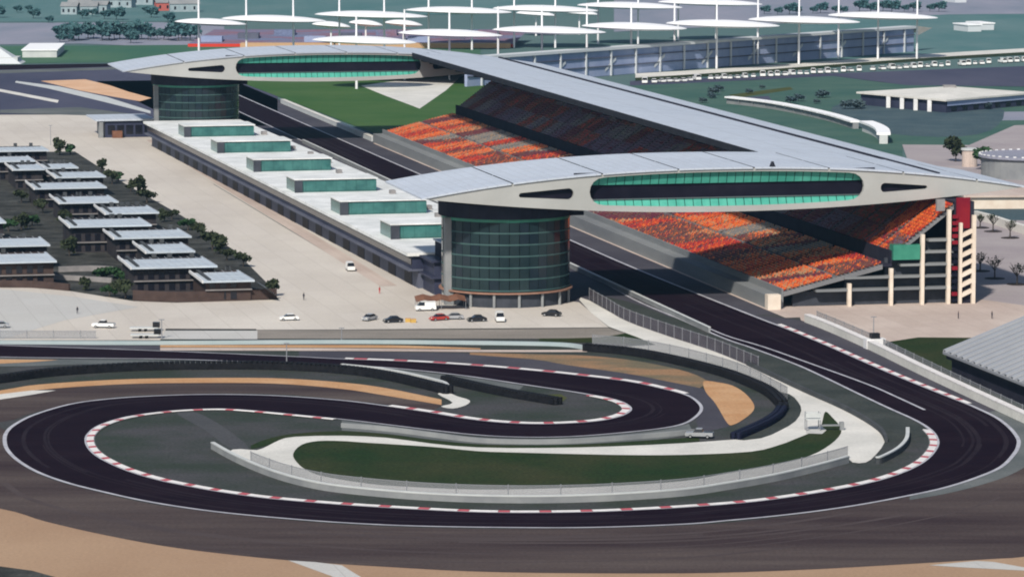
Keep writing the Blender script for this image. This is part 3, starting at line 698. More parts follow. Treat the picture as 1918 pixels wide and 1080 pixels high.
for k in range(20):
    y = 22 + k * 22.5 + rr.uniform(-5, 5); x = rr.choice((25.5, 27.5, 29.5)); q = rr.uniform(.7, 1.2)
    if y < LP - 12: b = MB(); b.box(x, x + 1.6 * q, y, y + 2.6 * q, 9.003, 9.0 + 1.1 * q); part('roof_unit', b, ['house_trim'], root)
b = MB(); b.box(3, 15, -14, -1.1, 0, 8.0); b.box(2, 16, -15, -1.1, 8.003, 8.5); b.box(2, 16, -15, -1.1, 4.0, 4.5); part('end_terrace', b, ['facade_blue'], root)
b = MB(); b.box(6, 15, -10, -1.1, 8.503, 12.2); part('plant_room', b, ['stand_dark'], root)
b = MB(); b.box(5.5, 15.5, -10.5, -.9, 12.203, 12.5); part('plant_room_roof', b, ['roof_metal'], root)

# small office at the far end of the apron
root = thing('paddock_office', 'small two-storey office with flat pale roof at the far tower foot', 'building', W(1470, 169.5), TH + .02)
b = MB(); b.box(1, 19, 0, 22, 0, 6.2); part('wall', b, ['facade_blue'], root)
b = MB(); b.box(-2.5, 19.5, -1, 26, 6.203, 6.8); part('roof', b, ['roof_metal'], root)
b = MB(); b.box(-1.2, .2, -.6, 3, 0, 6.1, 0); part('stair_shaft', b, ['wall_grey'], root)
for k in range(5):
    b = MB(); b.box(2 + k * 3.4, 4.6 + k * 3.4, -.08, .05, 1.2, 4.6); part('window', b, ['window_dark'], root)
b = MB(); b.box(3.5, 7, -2.8, -.1, 0, 2.6); part('porch', b, ['brown_cloth'], root)

# ------------------------------------------------------------------ grandstand
SN, SF = 911.0, 1428.0
root = thing('grandstand', 'long main grandstand with orange and grey seats and pale roof', 'grandstand', W(SN, 0), TH)
LS = SF - SN
lowrows = 24; tlo0, tlo1, zlo0, zlo1 = 267.0, 291.6, 4.0, 10.0
uprows = 18; tup0, tup1, zup0, zup1 = 294.0, 309.3, 12.4, 24.0
def tiers(t0, t1, z0, z1, n, lip):
    b = MB(); dt = (t1 - t0) / n; dz = (z1 - z0) / n
    for r in range(n):
        x0, x1 = t0 + r * dt, t0 + (r + 1) * dt; z = z0 + r * dz
        b.face([(x0, 0, z), (x1, 0, z), (x1, LS, z), (x0, LS, z)])
        b.face([(x1, 0, z), (x1, 0, z + dz), (x1, LS, z + dz), (x1, LS, z)][::-1])
        b.face([(x0, 0, z - 1.2 - lip), (x1, 0, z - 1.2 - lip + dz), (x1, 0, z), (x0, 0, z)])
        b.face([(x1, LS, z - 1.2), (x0, LS, z - 1.2), (x0, LS, z), (x1, LS, z)])
    b.face([(t0, 0, z0 - 1.2), (t1, 0, z1 - 1.2), (t1, LS, z1 - 1.2), (t0, LS, z0 - 1.2)][::-1])
    return b
part('lower_tier', tiers(tlo0, tlo1, zlo0, zlo1, lowrows, 0), ['stand_concrete'], root)
part('upper_tier', tiers(tup0, tup1, zup0, zup1, uprows, 0), ['stand_concrete'], root)
b = MB(); b.box(263.0, 266.95, 0, LS, 0, 3.2); b.box(266.5, 266.97, 0, LS, 3.203, 4.7); part('front_wall', b, ['stand_wall'], root)
b = MB(); b.box(291.7, 293.9, 0, LS, 9.4, 10.0); part('cross_aisle', b, ['stand_dark'], root)
b = MB(); b.box(293.7, 293.98, 0.3, LS, 10.003, 13.2); part('aisle_wall', b, ['stand_dark'], root)
b = MB(); b.box(309.5, 314.5, .2, LS, 0, 24.6); part('back_block', b, ['stand_dark'], root)
b = MB(); b.box(309.6, 310.4, 14, LS, 24.603, 30.5); part('back_screen', b, ['stand_dark'], root)
b = MB(); b.box(270.0, 309.4, 2.6, 3.4, 0, 3.6); b.box(283, 309.4, 2.6, 3.4, 3.6, 7.2); b.box(293, 309.4, 2.6, 3.4, 7.2, 11.2); b.box(299, 309.4, 2.6, 3.4, 11.2, 15.6)
part('end_wall', b, ['steel_dark'], root)
for z, x0 in ((3.7, 275), (6.6, 282), (9.4, 296), (12.4, 299), (15.2, 303)):
    b = MB(); b.box(x0, 309.3, -.4, 2.55, z, z + .55); part('landing', b, ['stand_wall'], root)
for i, x in enumerate((283.2, 293.6, 301.4, 308.0)):
    zz = (5.6, 9.0, 17.0, 22.8)[i]; b = MB(); b.box(x - .42, x + .42, -.9, .2, 0, zz); part('column', b, ['cream'], root)
b = MB(); b.box(294.0, 300.7, -.8, 2.3, 11.0, 14.6); part('glass_booth', b, ['glass_green'], root, label='green glass booth at the end of the cross aisle')
for k in range(14):
    b = MB(); b.box(308.8, 310.2, -.85, -.2, .5 + k * 1.55, 1.35 + k * 1.55); part('stair_notch', b, ['red_panel' if k > 9 or k % 4 == 1 else 'door_dark'], root)
b = MB(); b.box(310.5, 311.2, -1.2, -.35, 0, 19.6); b.box(313.7, 314.6, -1.2, -.35, 0, 21.4); part('stair_frame', b, ['cream'], root)
for k in range(7):
    z = 1.6 + k * 2.4
    b = MB(); z1 = z + 1.1
    v = [(311.2, z), (313.7, z1), (313.7, z1 + .95), (311.2, z + .95)]
    b.face([(x, -1.1, q) for x, q in v]); b.face([(x, .1, q) for x, q in v][::-1])
    b.face([(311.2, -1.1, z + .95), (313.7, -1.1, z1 + .95), (313.7, .1, z1 + .95), (311.2, .1, z + .95)])
    part('stair_flight', b, ['cream'], root)
b = MB(); b.box(309.9, 313.3, -.3, .15, 18.2, 25.6); part('end_panel', b, ['red_panel'], root, label='dark red end panel under the wing')
b = MB(); b.box(304.6, 306.6, -1.4, -.35, 22.6, 25.4); part('control_box', b, ['house_trim'], root)
b = MB(); b.box(262.4, 265.6, -2.6, -.05, 0, 3.6); part('end_pier', b, ['cream'], root)

# seats: blocks of real seats, colour per seat
import mathutils.noise as mn
def seat_kind(s, q, tier):
    n = mn.noise(Vector((s / 30.0, q * 2.2, 3.1 + tier * 7))) + .55 * mn.noise(Vector((s / 8.0, q * 7, 9.0)))
    n += .5 * (random.random() - .5)
    gx = mn.cell(Vector((math.floor(s / 22.0) + .5, math.floor(q * 2.0) + .5, tier + 20.5)))
    cell = mn.cell(Vector((math.floor((s + q * 16) / 13.2) + .5, math.floor(q * 2.99) + .5, 71.5))) - .5
    if tier == 0:
        sk = s + q * 20                                      # panels lean with the rake of the tier
        pc = (mn.cell(Vector((math.floor(sk / 15.0) + .5, math.floor(q * 2.0) + .5, 47.5))) + 1) / 2 + .07 * math.sin(s / 9.0 + q * 5) + .14 * q - .05; r = random.random()
        if pc < .30: return 0 if r < .60 else (1 if r < .80 else 4)
        if pc < .46: return 1 if r < .6 else (0 if r < .8 else 2)
        if pc < .62: return 6 if r < .55 else (2 if r < .85 else 0)
        if pc < .76: return 4 if r < .45 else (0 if r < .75 else 6)
        if pc < .88: return 2 if r < .7 else 6
        return 3 if r < .85 else 4
    pc = mn.cell(Vector((math.floor((s + q * 20) / 12.0) + .5, math.floor(q * 2.99) + .5, 33.5))) * .5 + .5
    if s > 24:  # roof shade put into seat colours; orange kept for the sunlit end
        r = random.random()
        if pc < .2: return 6 if r < .7 else 1
        if pc < .4: return 2 if r < .7 else 6
        if pc < .52: return 3 if r < .6 else 5
        return 5 if r < .8 else 2
    n += .32 if s < 22 else -.25
    if gx > .86 and s > 24: return 3
    if n > .12: return 0 if random.random() < .6 else 1
    if n > -.2: return 6 if random.random() < .5 else 2
    return 5 if random.random() < .7 else 6
seat_mats = ['seat_orange', 'seat_red', 'seat_maroon', 'seat_grey', 'seat_tan', 'seat_dark', 'seat_brown']
pitch_s = .62; blk = 13.2
for tier, (t0, t1, z0, z1, n) in enumerate(((tlo0, tlo1, zlo0, zlo1, lowrows), (tup0, tup1, zup0, zup1, uprows))):
    dt = (t1 - t0) / n; dz = (z1 - z0) / n
    for ib in range(int(LS / blk)):
        b = MB()
        for r in range(n):
            if tier == 0 and r == n // 2: continue
            z = z0 + r * dz; x1 = t0 + (r + 1) * dt - .06
            y = ib * blk + .7
            while y < (ib + 1) * blk - .75:
                k = seat_kind(y, r / n, tier); a, c = y + .05, y + pitch_s - .05
                b.face([(x1 - .52, a, z + .42), (x1 - .12, a, z + .40), (x1 - .12, c, z + .40), (x1 - .52, c, z + .42)][::-1], k)
                b.v[-4:] = b.v[-4:]
                b.face([(x1 - .12, a, z + .40), (x1 - .02, a, z + .84), (x1 - .02, c, z + .84), (x1 - .12, c, z + .40)][::-1], k)
                b.face([(x1 - .52, a, z + .05), (x1 - .52, a, z + .42), (x1 - .52, c, z + .42), (x1 - .52, c, z + .05)][::-1], k)
                y += pitch_s
        part('seat_block', b, seat_mats, root, kind='stuff')
# roof continuing the profile of the wing
def zroof(t): return zt((t - T0) / TL) - .1
ta, tb = 277.0, 325.0
ra, rb = S0W + DW + .6 - SN, 1426.0 - .8 - SN
nb = 30; bl = (rb - ra) / nb
for i in range(nb):
    y0, y1 = ra + i * bl + .05, ra + (i + 1) * bl - .05
    for t_0, t_1 in ((277, 289), (289, 301), (301, 313), (313, 325)):
        p = MB()
        for k in range(3):
            x0 = t_0 + 4 * k + (.04 if k == 0 else 0); x1 = t_0 + 4 * (k + 1) - (.04 if k == 2 else 0)
            p.face([(x0, y0, zroof(x0) + .2), (x1, y0, zroof(x1) + .2), (x1, y1, zroof(x1) + .2), (x0, y1, zroof(x0) + .2)])
        part('roof_panel', p, ['roof_metal'], root)
p = MB()
for k in range(12):
    x0, x1 = 277 + 4 * k, 281 + 4 * k
    p.face([(x0, ra, zroof(x0)), (x1, ra, zroof(x1)), (x1, rb, zroof(x1)), (x0, rb, zroof(x0))])
    p.face([(x0, ra, zroof(x0) - 1.6), (x1, ra, zroof(x1) - 1.6), (x1, rb, zroof(x1) - 1.6), (x0, rb, zroof(x0) - 1.6)][::-1])
p.face([(277, rb, zroof(277) - 1.6), (277, ra, zroof(277) - 1.6), (277, ra, zroof(277) + .2), (277, rb, zroof(277) + .2)][::-1])
p.face([(325, ra, zroof(325) - 1.6), (325, rb, zroof(325) - 1.6), (325, rb, zroof(325) + .2), (325, ra, zroof(325) + .2)][::-1])
part('roof_deck', p, ['dark_trim'], root)
p = MB()
for i in range(nb + 1):
    y = ra + i * bl
    p.face([(277.3, y, zroof(277) - 1.6), (309, y, zroof(309) - 1.6), (309, y, zroof(309) - 3.8), (277.3, y, zroof(277) - 2.2)])
part('roof_truss', p, ['steel_dark'], root)
p = MB()
for i in range(nb): p.box(311.2, 312.2, ra + i * bl, ra + i * bl + 1, 24.603, zroof(312) - 1.6)
part('roof_post', p, ['wall_grey'], root)

# ribbed roof of the neighbouring stand
root = thing('ribbed_stand', 'grey ribbed roof of the low stand at the right edge', 'building', W(791.2, 266.6), TH)
LR, WR, zr0, zr1 = 130, 40, 5.0, 20.0
def rz(x): return zr0 + (zr1 - zr0) * x / WR
b = MB(); b.face([(0, 0, zr0), (WR, 0, zr1), (WR, -LR, zr1), (0, -LR, zr0)][::-1])
b.face([(0, 0, zr0 - .5), (WR, 0, zr1 - .5), (WR, -LR, zr1 - .5), (0, -LR, zr0 - .5)])
b.face([(0, 0, zr0 - .5), (0, 0, zr0), (0, -LR, zr0), (0, -LR, zr0 - .5)]); b.face([(0, 0, zr0 - .5), (WR, 0, zr1 - .5), (WR, 0, zr1), (0, 0, zr0)][::-1])
rf = part('roof', b, ['rib_valley'], root)
for k in range(34):
    y = -.2 - k * 3.8; b = MB()
    b.face([(0, y, zr0 + .45), (WR, y, zr1 + .45), (WR, y - 1.5, zr1 + .45), (0, y - 1.5, zr0 + .45)][::-1])
    b.face([(0, y - 1.5, zr0), (WR, y - 1.5, zr1), (WR, y - 1.5, zr1 + .45), (0, y - 1.5, zr0 + .45)])
    b.face([(0, y, zr0), (WR, y, zr1), (WR, y, zr1 + .45), (0, y, zr0 + .45)][::-1])
    part('roof_rib', b, ['rib_roof'], rf)
for x, y in ((9, -26), (13, -42), (5, -52), (18, -30)):
    b = MB(); b.face([(x, y, rz(x) + .15), (x + 3.5, y, rz(x + 3.5) + .15), (x + 3.5, y - 1.6, rz(x + 3.5) + .15), (x, y - 1.6, rz(x) + .15)][::-1]); part('roof_light', b, ['wall_dark'], rf)
b = MB(); b.box(1.5, WR - 1, -LR + 1, -1.5, 0, 4.3); part('wall', b, ['stand_dark'], root)
b = MB(); b.box(.6, 1.0, -LR, -.5, 3.6, 4.4); part('gutter', b, ['dark_trim'], root)

# ------------------------------------------------------------------ paddock houses
winm = MB(); winm.box(-.75, .75, -.05, .07, 0, 1.9); winm = winm.mesh('window', ['window_dark'])
def house(b_, f_, r_, label, ze=6.4, brick=False, hip=False):
    sf, tl = ST(*f_, ze); sr, tr = ST(*r_, ze); sb, tb_ = ST(*b_, ze)
    sf = (sf + sr) / 2; wd = tr - tl; d = min(sb - sf, 27)
    root = thing('paddock_house', label, 'house', W(sf, tl), TH, 'houses in the paddock garden')
    b = MB(); b.box(.9, wd - .7, 1.8, d - .6, 0, ze - .42); part('wall', b, ['house_brick' if brick else 'house_wall'], root)
    b = MB()
    x0, x1, y0, y1 = 0, wd, 0, d
    h0, h1 = ze, ze - .5
    top = [(x0, y0, h0), (x1, y0, h0), (x1, y1, h1), (x0, y1, h1)]
    b.face(top); b.face([(x, y, z - .4) for x, y, z in top][::-1])
    for i in range(4):
        p, q = top[i], top[(i + 1) % 4]; b.face([(p[0], p[1], p[2] - .4), (q[0], q[1], q[2] - .4), q, p])
    rf = part('roof', b, ['house_roof'], root)
    b = MB()
    for i in range(int(wd / 1.9) + 1):
        x = .1 + i * (wd - .3) / int(wd / 1.9)
        b.face([(x, y0, h0 + .12), (x + .14, y0, h0 + .12), (x + .14, y1, h1 + .12), (x, y1, h1 + .12)])
        b.face([(x, y0, h0), (x + .14, y0, h0), (x + .14, y0, h0 + .12), (x, y0, h0 + .12)])
    part('roof_batten', b, ['house_rib'], rf)
    b = MB(); b.box(-.28, .0, -.1, d, ze - .45, ze + .22); part('verge_board', b, ['paint_white'], rf)
    b = MB(); b.box(1.4, 2.2, 2, d - 2, ze + .0, ze + .3); part('skylight_strip', b, ['wall_dark'], rf)
    rr = random.Random(int(tl * 10))
    for k in range(rr.randint(2, 4)):
        x = rr.uniform(2.5, wd - 2); b = MB(); b.box(x, x + 1.1, d - 2.4, d - 1.2, ze - .4, ze + .7); part('roof_vent', b, ['wall_dark'], rf)
    if hip:
        b = MB(); b.face([(wd, 0, ze), (wd + 5.5, -1.5, ze - 3.9), (wd + 5.5, d * .8, ze - 3.9), (wd, d, ze - .5)]); b.face([(wd + 5.5, -1.5, ze - 4.1), (wd, 0, ze - .2), (wd, d, ze - .7), (wd + 5.5, d * .8, ze - 4.1)]); part('lean_to_roof', b, ['house_roof'], root)
    nw = int((wd - 3) / 2.6)
    for fl in (.5, 3.3):
        for k in range(nw): link('window', winm, root, (2.4 + k * 2.6, 1.74, fl))
    b = MB(); b.box(.7, wd - .5, 1.0, 1.78, 2.75, 2.95); part('balcony', b, ['house_trim'], root)
    return root
HS = [((343, 502), (380, 526), (478, 525), 'grey-roofed house at the near right corner of the paddock garden, with a side lean-to', 5.2, True, True),
      ((222, 479), (246, 501), (408, 498), 'widest grey-roofed house, second from the near right garden corner', 6.4, False, False),
      ((246, 452), (274, 472), (366, 470), 'narrow grey-roofed house just behind the widest paddock house', 6.4, False, False),
      ((186, 426), (213, 445), (360, 443), 'wide grey-roofed house midway along the right garden edge', 6.4, False, False),
      ((111, 404), (132, 425), (283, 420), 'grey-roofed house with arched-window front above the garden court', 7.4, False, False),
      ((175, 382), (197, 399), (299, 398), 'grey-roofed house with white gutter beside dark round shrubs', 6.4, False, False),
      ((91, 364), (112, 380), (222, 377), 'grey-roofed house in the middle of the far left row', 6.4, False, False),
      ((48, 338), (65, 353), (200, 350), 'long pale-roofed house below the two far shrubs', 6.4, False, False),
      ((87, 318), (103, 331), (200, 331), 'short grey-roofed house next to the far concrete apron', 6.4, False, False),
      ((8, 302), (25, 318), (84, 316), 'small grey-roofed house far back on the left', 6.4, False, False),
      ((68, 303), (82, 314), (148, 314), 'dull grey-roofed house behind the long pale-roofed one', 5.6, False, False),
      ((-90, 290), (-70, 302), (68, 302), 'grey-roofed house cut by the left edge, second farthest back', 6.4, False, False),
      ((-70, 273), (-60, 284), (92, 281), 'grey-roofed house farthest back at the left edge', 6.4, False, False),
      ((-80, 468), (-60, 492), (107, 489), 'grey-roofed house nearest the apron at the left edge, brick walls', 6.4, True, False),
      ((-90, 443), (-70, 461), (95, 459), 'grey-roofed house at the left edge, directly behind the brick one', 6.4, False, False),
      ((-70, 402), (-60, 417), (12, 416), 'grey-roofed house barely showing at the left edge behind shrubs', 6.4, False, False)]
for h in HS: house(*h[:4], ze=h[4], brick=h[5], hip=h[6])
def garden_wall(P, label, h, m, th=.6):
    P = cr(px(P), 3); b = MB(); wallmesh(b, P, th, .05, h); return tag(link('garden_wall', b.mesh('garden_wall', [m])), label, 'wall')
garden_wall([(250, 563), (330, 566), (420, 564), (518, 560)], 'brown garden wall at the near right corner of the paddock', 2.6, 'house_brick')
garden_wall([(-60, 538), (60, 539), (130, 545)], 'brown garden wall before the brick house at the left edge', 1.8, 'house_brick')
garden_wall([(110, 510), (170, 508), (215, 510)], 'pale low garden wall in the paddock court', 1.5, 'house_trim')
garden_wall([(95, 524), (150, 526), (210, 530)], 'second pale low garden wall nearer the apron', 1.3, 'house_trim')
# ------------------------------------------------------------------ foliage
def leaf_mesh(name, n, rx, rz, size, m, seed, zc):
    r = random.Random(seed); b = MB()
    lobes = [(r.uniform(-.55, .55) * rx, r.uniform(-.55, .55) * rx, zc + r.uniform(-.4, .5) * rz, r.uniform(.35, .6)) for _ in range(6)]
    for i in range(n):
        lx, ly, lz, ls = r.choice(lobes)
        d = Vector((r.gauss(0, 1), r.gauss(0, 1), r.gauss(0, 1))).normalized() * (r.random() ** .4)
        p = Vector((lx + d.x * ls * rx, ly + d.y * ls * rx, max(.1, lz + d.z * ls * rz)))
        nrm = Vector((r.gauss(0, 1), r.gauss(0, 1), r.gauss(.6, 1))).normalized(); x = nrm.orthogonal().normalized() * size * r.uniform(.6, 1.3); y = nrm.cross(x).normalized() * size * r.uniform(.5, 1.1)
        b.face([p - x - y, p + x - y * .6, p + x * .8 + y, p - x * .7 + y * .8])
    return b.mesh(name, [m])
def make_tree(name, label, cat, h, rx, m, seed, n=240, size=.45, group=None):
    root = thing(name, label, cat, (0, 0, 0), 0, group)
    b = MB(); b.tube((0, 0, 0), (.1, .05, h * .6), .22, .1, 7)
    for k in range(4):
        a = k * 1.7 + seed; b.tube((.05, 0, h * .35), (rx * .5 * math.cos(a), rx * .5 * math.sin(a), h * .75), .1, .04, 5)
    part('trunk', b, ['bark'], root)
    link('crown', leaf_mesh('crown', n, rx, h * .42, size, m, seed, h * .58), root)
    return root
protos = [make_tree('shrub', 'x', 'shrub', 4.2, 2.6, 'leaf_dark', 1), make_tree('shrub', 'x', 'shrub', 3.4, 2.2, 'leaf_green', 2), make_tree('shrub', 'x', 'shrub', 4.8, 2.4, 'leaf_dark', 3)]
SH = [((132, 290), 'dark shrub at the far tip of the garden, beside the farthest houses', 1), ((112, 291), 'grey shrub left of the one at the far garden tip', 2),
      ((210, 345), 'dark shrub at the end of the long pale roof', 0), ((222, 340), 'small shrub by the apron above the grey-roofed row', 1), ((190, 322), 'pale shrub near the short far roof', 2),
      ((245, 360), 'bushy shrub on the garden edge beside the middle roof', 0), ((258, 366), 'dull shrub on the garden edge just before the gutter house', 2), ((275, 380), 'brownish shrub on the garden edge near the white gutter', 0),
      ((322, 412), 'large round dark shrub right of the gutter house', 0), ((308, 416), 'dark shrub touching the large round one', 2), ((352, 432), 'slim dark shrub on the garden edge beside the wide roof', 1),
      ((377, 447), 'small black-green shrub at the end of the wide roof', 0), ((398, 468), 'big olive shrub beside the narrow roof', 0), ((412, 476), 'olive shrub on the garden edge behind the widest house', 2), ((425, 488), 'dark olive shrub touching the right end of the widest roof', 0),
      ((456, 500), 'dark shrub above the corner house lean-to', 0), ((60, 424), 'green shrub behind the left edge houses', 1), ((16, 434), 'bright green shrub at the left edge', 1), ((40, 432), 'dark shrub between the left edge roofs', 2),
      ((190, 525), 'green shrub in the paddock court', 1), ((215, 522), 'taller green shrub in the paddock court', 1), ((232, 530), 'green shrub beside the arched corner wall', 1), ((160, 545), 'low dark shrub on the court edge by the apron', 2),
      ((205, 556), 'dark hedge shrub facing the apron, left of the corner wall', 1), ((235, 560), 'dark hedge shrub at the foot of the corner wall', 0), ((130, 480), 'dark shrub between the two house columns', 2), ((120, 430), 'dark shrub under the arched-window front', 2),
      ((70, 376), 'dark shrub left of the middle row roof', 2), ((40, 380), 'dark shrub near the left end of the middle row', 0), ((80, 400), 'dark shrub before the arched-window house', 0), ((510, 555), 'dark shrub at the tip of the corner wall', 2)]
rr = random.Random(5)
for i, (p, lab, k) in enumerate(SH):
    g = G(*p); o = copy_thing(protos[k], g, rr.uniform(0, 6), lab, 'shrubs round the paddock houses')
    s = rr.uniform(.8, 1.25); o.scale = (s, s, s * rr.uniform(.85, 1.15))
for o in protos:
    for ch in list(o.children): bpy.data.objects.remove(ch)
    bpy.data.objects.remove(o)

# bare trees on the plaza
def bare_tree(p, label, h, seed, leafy=False):
    r = random.Random(seed); root = thing('plaza_tree', label, 'tree', G(*p), r.uniform(0, 6), 'young trees on the plaza')
    b = MB(); b.tube((0, 0, 0), (0, 0, h * .45), .22, .14, 7); part('trunk', b, ['bark'], root)
    b = MB()
    for k in range(9):
        a = k * 2.4 + seed; l = h * r.uniform(.3, .5); q0 = Vector((0, 0, h * r.uniform(.3, .45))); q1 = q0 + Vector((l * .6 * math.cos(a), l * .6 * math.sin(a), l * .7)); b.tube(q0, q1, .10, .05, 5)
        for j in range(4):
            q2 = q1 + Vector((r.uniform(-1, 1), r.uniform(-1, 1), r.uniform(.2, 1.2))) * (h * .13); b.tube(q0.lerp(q1, r.uniform(.5, 1)), q2, .045, .02, 4)
    part('branch', b, ['bark'], root)
    link('crown', leaf_mesh('crown', 70 if not leafy else 200, h * .3, h * .26, .22 if not leafy else .4, 'leaf_dark', seed, h * .68), root)
    b = MB(); b.prism([(2.6 * math.cos(2 * math.pi * k / 14), 2.6 * math.sin(2 * math.pi * k / 14)) for k in range(14)], 0, .16); part('shade_disc', b, ['tree_shade'], root)  # flat dark disc painted in for the tree's round shadow
for i, (p, lab, h) in enumerate([((1863, 522), 'bare young tree right of the stair tower, middle of the plaza', 6.5), ((1905, 533), 'bare young tree at the right edge of the plaza', 6.5), ((1836, 508), 'bare young tree tight against the stair tower', 5.5),
        ((1860, 434), 'bare tree in front of the white rail, left one', 6.0), ((1892, 446), 'bare tree in front of the white rail, right one', 6.0), ((1836, 427), 'small bare tree at the left end of the white rail', 4.5)]):
    bare_tree(p, lab, h, 11 + i)
barrier([(1826, 410), (1860, 419), (1900, 432), (1960, 450)], 'white parapet wall behind the plaza trees', name='parapet', cat='wall', h=2.4, m='concrete_pale', th=1.5)
o = thing('low_block', 'pale low block standing in for sunlit ground behind the plaza, under the wing tip', 'building', G(1810, 392), TH * .3)  # added block, stands in for a strip of sunlit ground
b = MB(); b.box(0, 60, 0, 25, 0, 3.6); part('wall', b, ['cream'], o); b = MB(); b.box(-1, 61, -1, 26, 3.603, 4.2); part('roof', b, ['concrete_pink'], o)
make = [make_tree('broadleaf_tree', 'olive-green tree beyond the wing tip, left of the grey drum', 'tree', 9, 5, 'leaf_dark', 21, 320, .7), make_tree('broadleaf_tree', 'darker tree beyond the wing tip, beside the pale drum', 'tree', 8, 4, 'leaf_green', 22, 320, .7)]
make[0].location = G(1790, 303); make[1].location = G(1838, 318)
o = thing('round_kiosk', 'pale round kiosk beside the tree beyond the wing tip', 'kiosk', G(1816, 312))
b = MB(); b.prism([(2.6 * math.cos(2 * math.pi * k / 18), 2.6 * math.sin(2 * math.pi * k / 18)) for k in range(18)], 0, 5.6); part('wall', b, ['concrete_pink'], o)
b = MB(); b.prism([(3 * math.cos(2 * math.pi * k / 18), 3 * math.sin(2 * math.pi * k / 18)) for k in range(18)], 5.603, 6.2); part('roof', b, ['wall_pale'], o)
o = thing('round_hall', 'large round grey hall at the right edge with dotted rim', 'building', G(1935, 330))
cc = lambda r: [(r * math.cos(2 * math.pi * k / 40), r * math.sin(2 * math.pi * k / 40)) for k in range(40)]
b = MB(); b.prism(cc(17), 0, 6.5); part('wall', b, ['wall_grey'], o)
b = MB(); b.prism(cc(18), 6.503, 7.3); part('roof', b, ['field_grey'], o)
b = MB(); b.box(-.5, .5, -.2, .2, 0, .35); bm_ = b.mesh('rim_light', ['paint_white'])
for k in range(40):
    a = 2 * math.pi * k / 40; link('rim_light', bm_, o, (17.6 * math.cos(a), 17.6 * math.sin(a), 7.303), (0, 0, a + math.pi / 2))

# ------------------------------------------------------------------ vehicles
def car_mesh(L, wd, hb, hc, prof, paint):
    pass
wheel_b = MB()
def cyl_x(b, x0, x1, y, z, r, n=12, m=0): b.tube((x0, y, z), (x1, y, z), r, r, n, m)
cyl_x(wheel_b, -.11, .11, 0, 0, .33, 12, 0); wheel_me = wheel_b.mesh('wheel', ['rubber'])
rim_b = MB(); cyl_x(rim_b, -.125, .125, 0, 0, .19, 10, 0); rim_me = rim_b.mesh('rim', ['car_silver'])
hl_b = MB(); hl_b.box(-.2, .2, -.04, .05, -.09, .09); hl_me = hl_b.mesh('headlight', ['lamp_glass'])
def make_car(name, label, cat, paint, kind='car', group=None):
    root = thing(name, label, cat, (0, 0, 0), 0, group)
    if kind == 'van': L, wd = 4.9, 1.9; body = [(-2.45, .35), (2.45, .35), (2.45, 1.15), (1.95, 1.25), (-2.4, 1.25)]; cab = [(-2.4, 1.25), (1.9, 1.25), (1.2, 2.1), (-2.35, 2.15)]
    elif kind == 'pickup': L, wd = 5.2, 1.85; body = [(-2.6, .4), (2.6, .4), (2.55, 1.0), (1.1, 1.1), (-2.6, 1.1)]; cab = [(-.7, 1.1), (1.2, 1.1), (.6, 1.75), (-.5, 1.75)]
    else: L, wd = 4.5, 1.8; body = [(-2.25, .3), (2.25, .3), (2.2, .75), (1.2, .92), (-1.9, .98), (-2.25, .8)]; cab = [(-1.7, .96), (1.15, .92), (.45, 1.43), (-1.0, 1.45)]
    def ex(prof, hw, tw=None):
        b = MB(); n = len(prof); tw = hw if tw is None else tw
        zmin = min(p[1] for p in prof); zmax = max(p[1] for p in prof)
        wv = lambda z: hw + (tw - hw) * (z - zmin) / (zmax - zmin)
        b.v = [(-wv(z), y, z) for y, z in prof] + [(wv(z), y, z) for y, z in prof]
        for k in range(n): b.f.append((k, (k + 1) % n, n + (k + 1) % n, n + k)); b.m.append(0)
        b.f.append(tuple(range(n))[::-1]); b.m.append(0); b.f.append(tuple(range(n, 2 * n))); b.m.append(0)
        return b
    part('body', ex(body, wd / 2), [paint], root)
    part('cabin', ex(cab, wd / 2 - .03, wd / 2 - .22), ['car_glass'], root)
    zc = max(p[1] for p in cab); ys = [p[0] for p in cab if p[1] > zc - .1]
    b = MB(); b.box(-wd / 2 + .2, wd / 2 - .2, min(ys) - .05, max(ys) + .02, zc - .03, zc + .05); part('roof', b, [paint], root)
    if kind == 'van':
        b = MB(); b.box(-wd / 2 + .02, wd / 2 - .02, -2.3, .3, 1.25, 2.05); part('panel_side', b, [paint], root)
    if kind == 'pickup':
        b = MB(); b.box(-wd / 2 + .12, wd / 2 - .12, -2.5, -.8, 1.103, 1.12); part('load_bed', b, ['car_black'], root)
    for sx in (-1, 1):
        for y in (L * .31, -L * .31):
            wv = link('wheel', wheel_me, root, (sx * (wd / 2 - .08), y, .33)); link('rim', rim_me, wv)
        link('headlight', hl_me, root, (sx * (wd / 2 - .32), L / 2 - .02, .72))
    return root
def put(o, p, ang, z=.09): o.location = G(*p) + Vector((0, 0, z)); o.rotation_euler = (0, 0, ang); return o
put(make_car('van', 'white van parked beside the pit garages', 'van', 'car_white', 'van'), (656, 507), math.radians(190))
put(make_car('parked_car', 'white car alone on the apron before the corner garden wall', 'car', 'car_white'), (541, 600), math.radians(100))
put(make_car('pickup_truck', 'white pickup on the left part of the apron', 'pickup', 'car_white', 'pickup'), (194, 614), math.radians(80))
put(make_car('parked_car', 'silver car cut by the left edge of the picture', 'car', 'car_silver'), (-2, 614), math.radians(95))
put(make_car('parked_car', 'small grey car leftmost of the cars before the tower', 'car', 'car_silver'), (692, 600), math.radians(150))
put(make_car('parked_car', 'black car left of the yellow crates before the tower', 'car', 'car_black'), (736, 604), math.radians(110))
put(make_car('van', 'white van half under the brown awning', 'van', 'car_white', 'van'), (797, 582), math.radians(100))
put(make_car('parked_car', 'white and red car right of the yellow crates', 'car', 'car_red'), (822, 600), math.radians(120))
put(make_car('parked_car', 'small silver car in the middle of the row before the tower', 'car', 'car_silver'), (850, 598), math.radians(95))
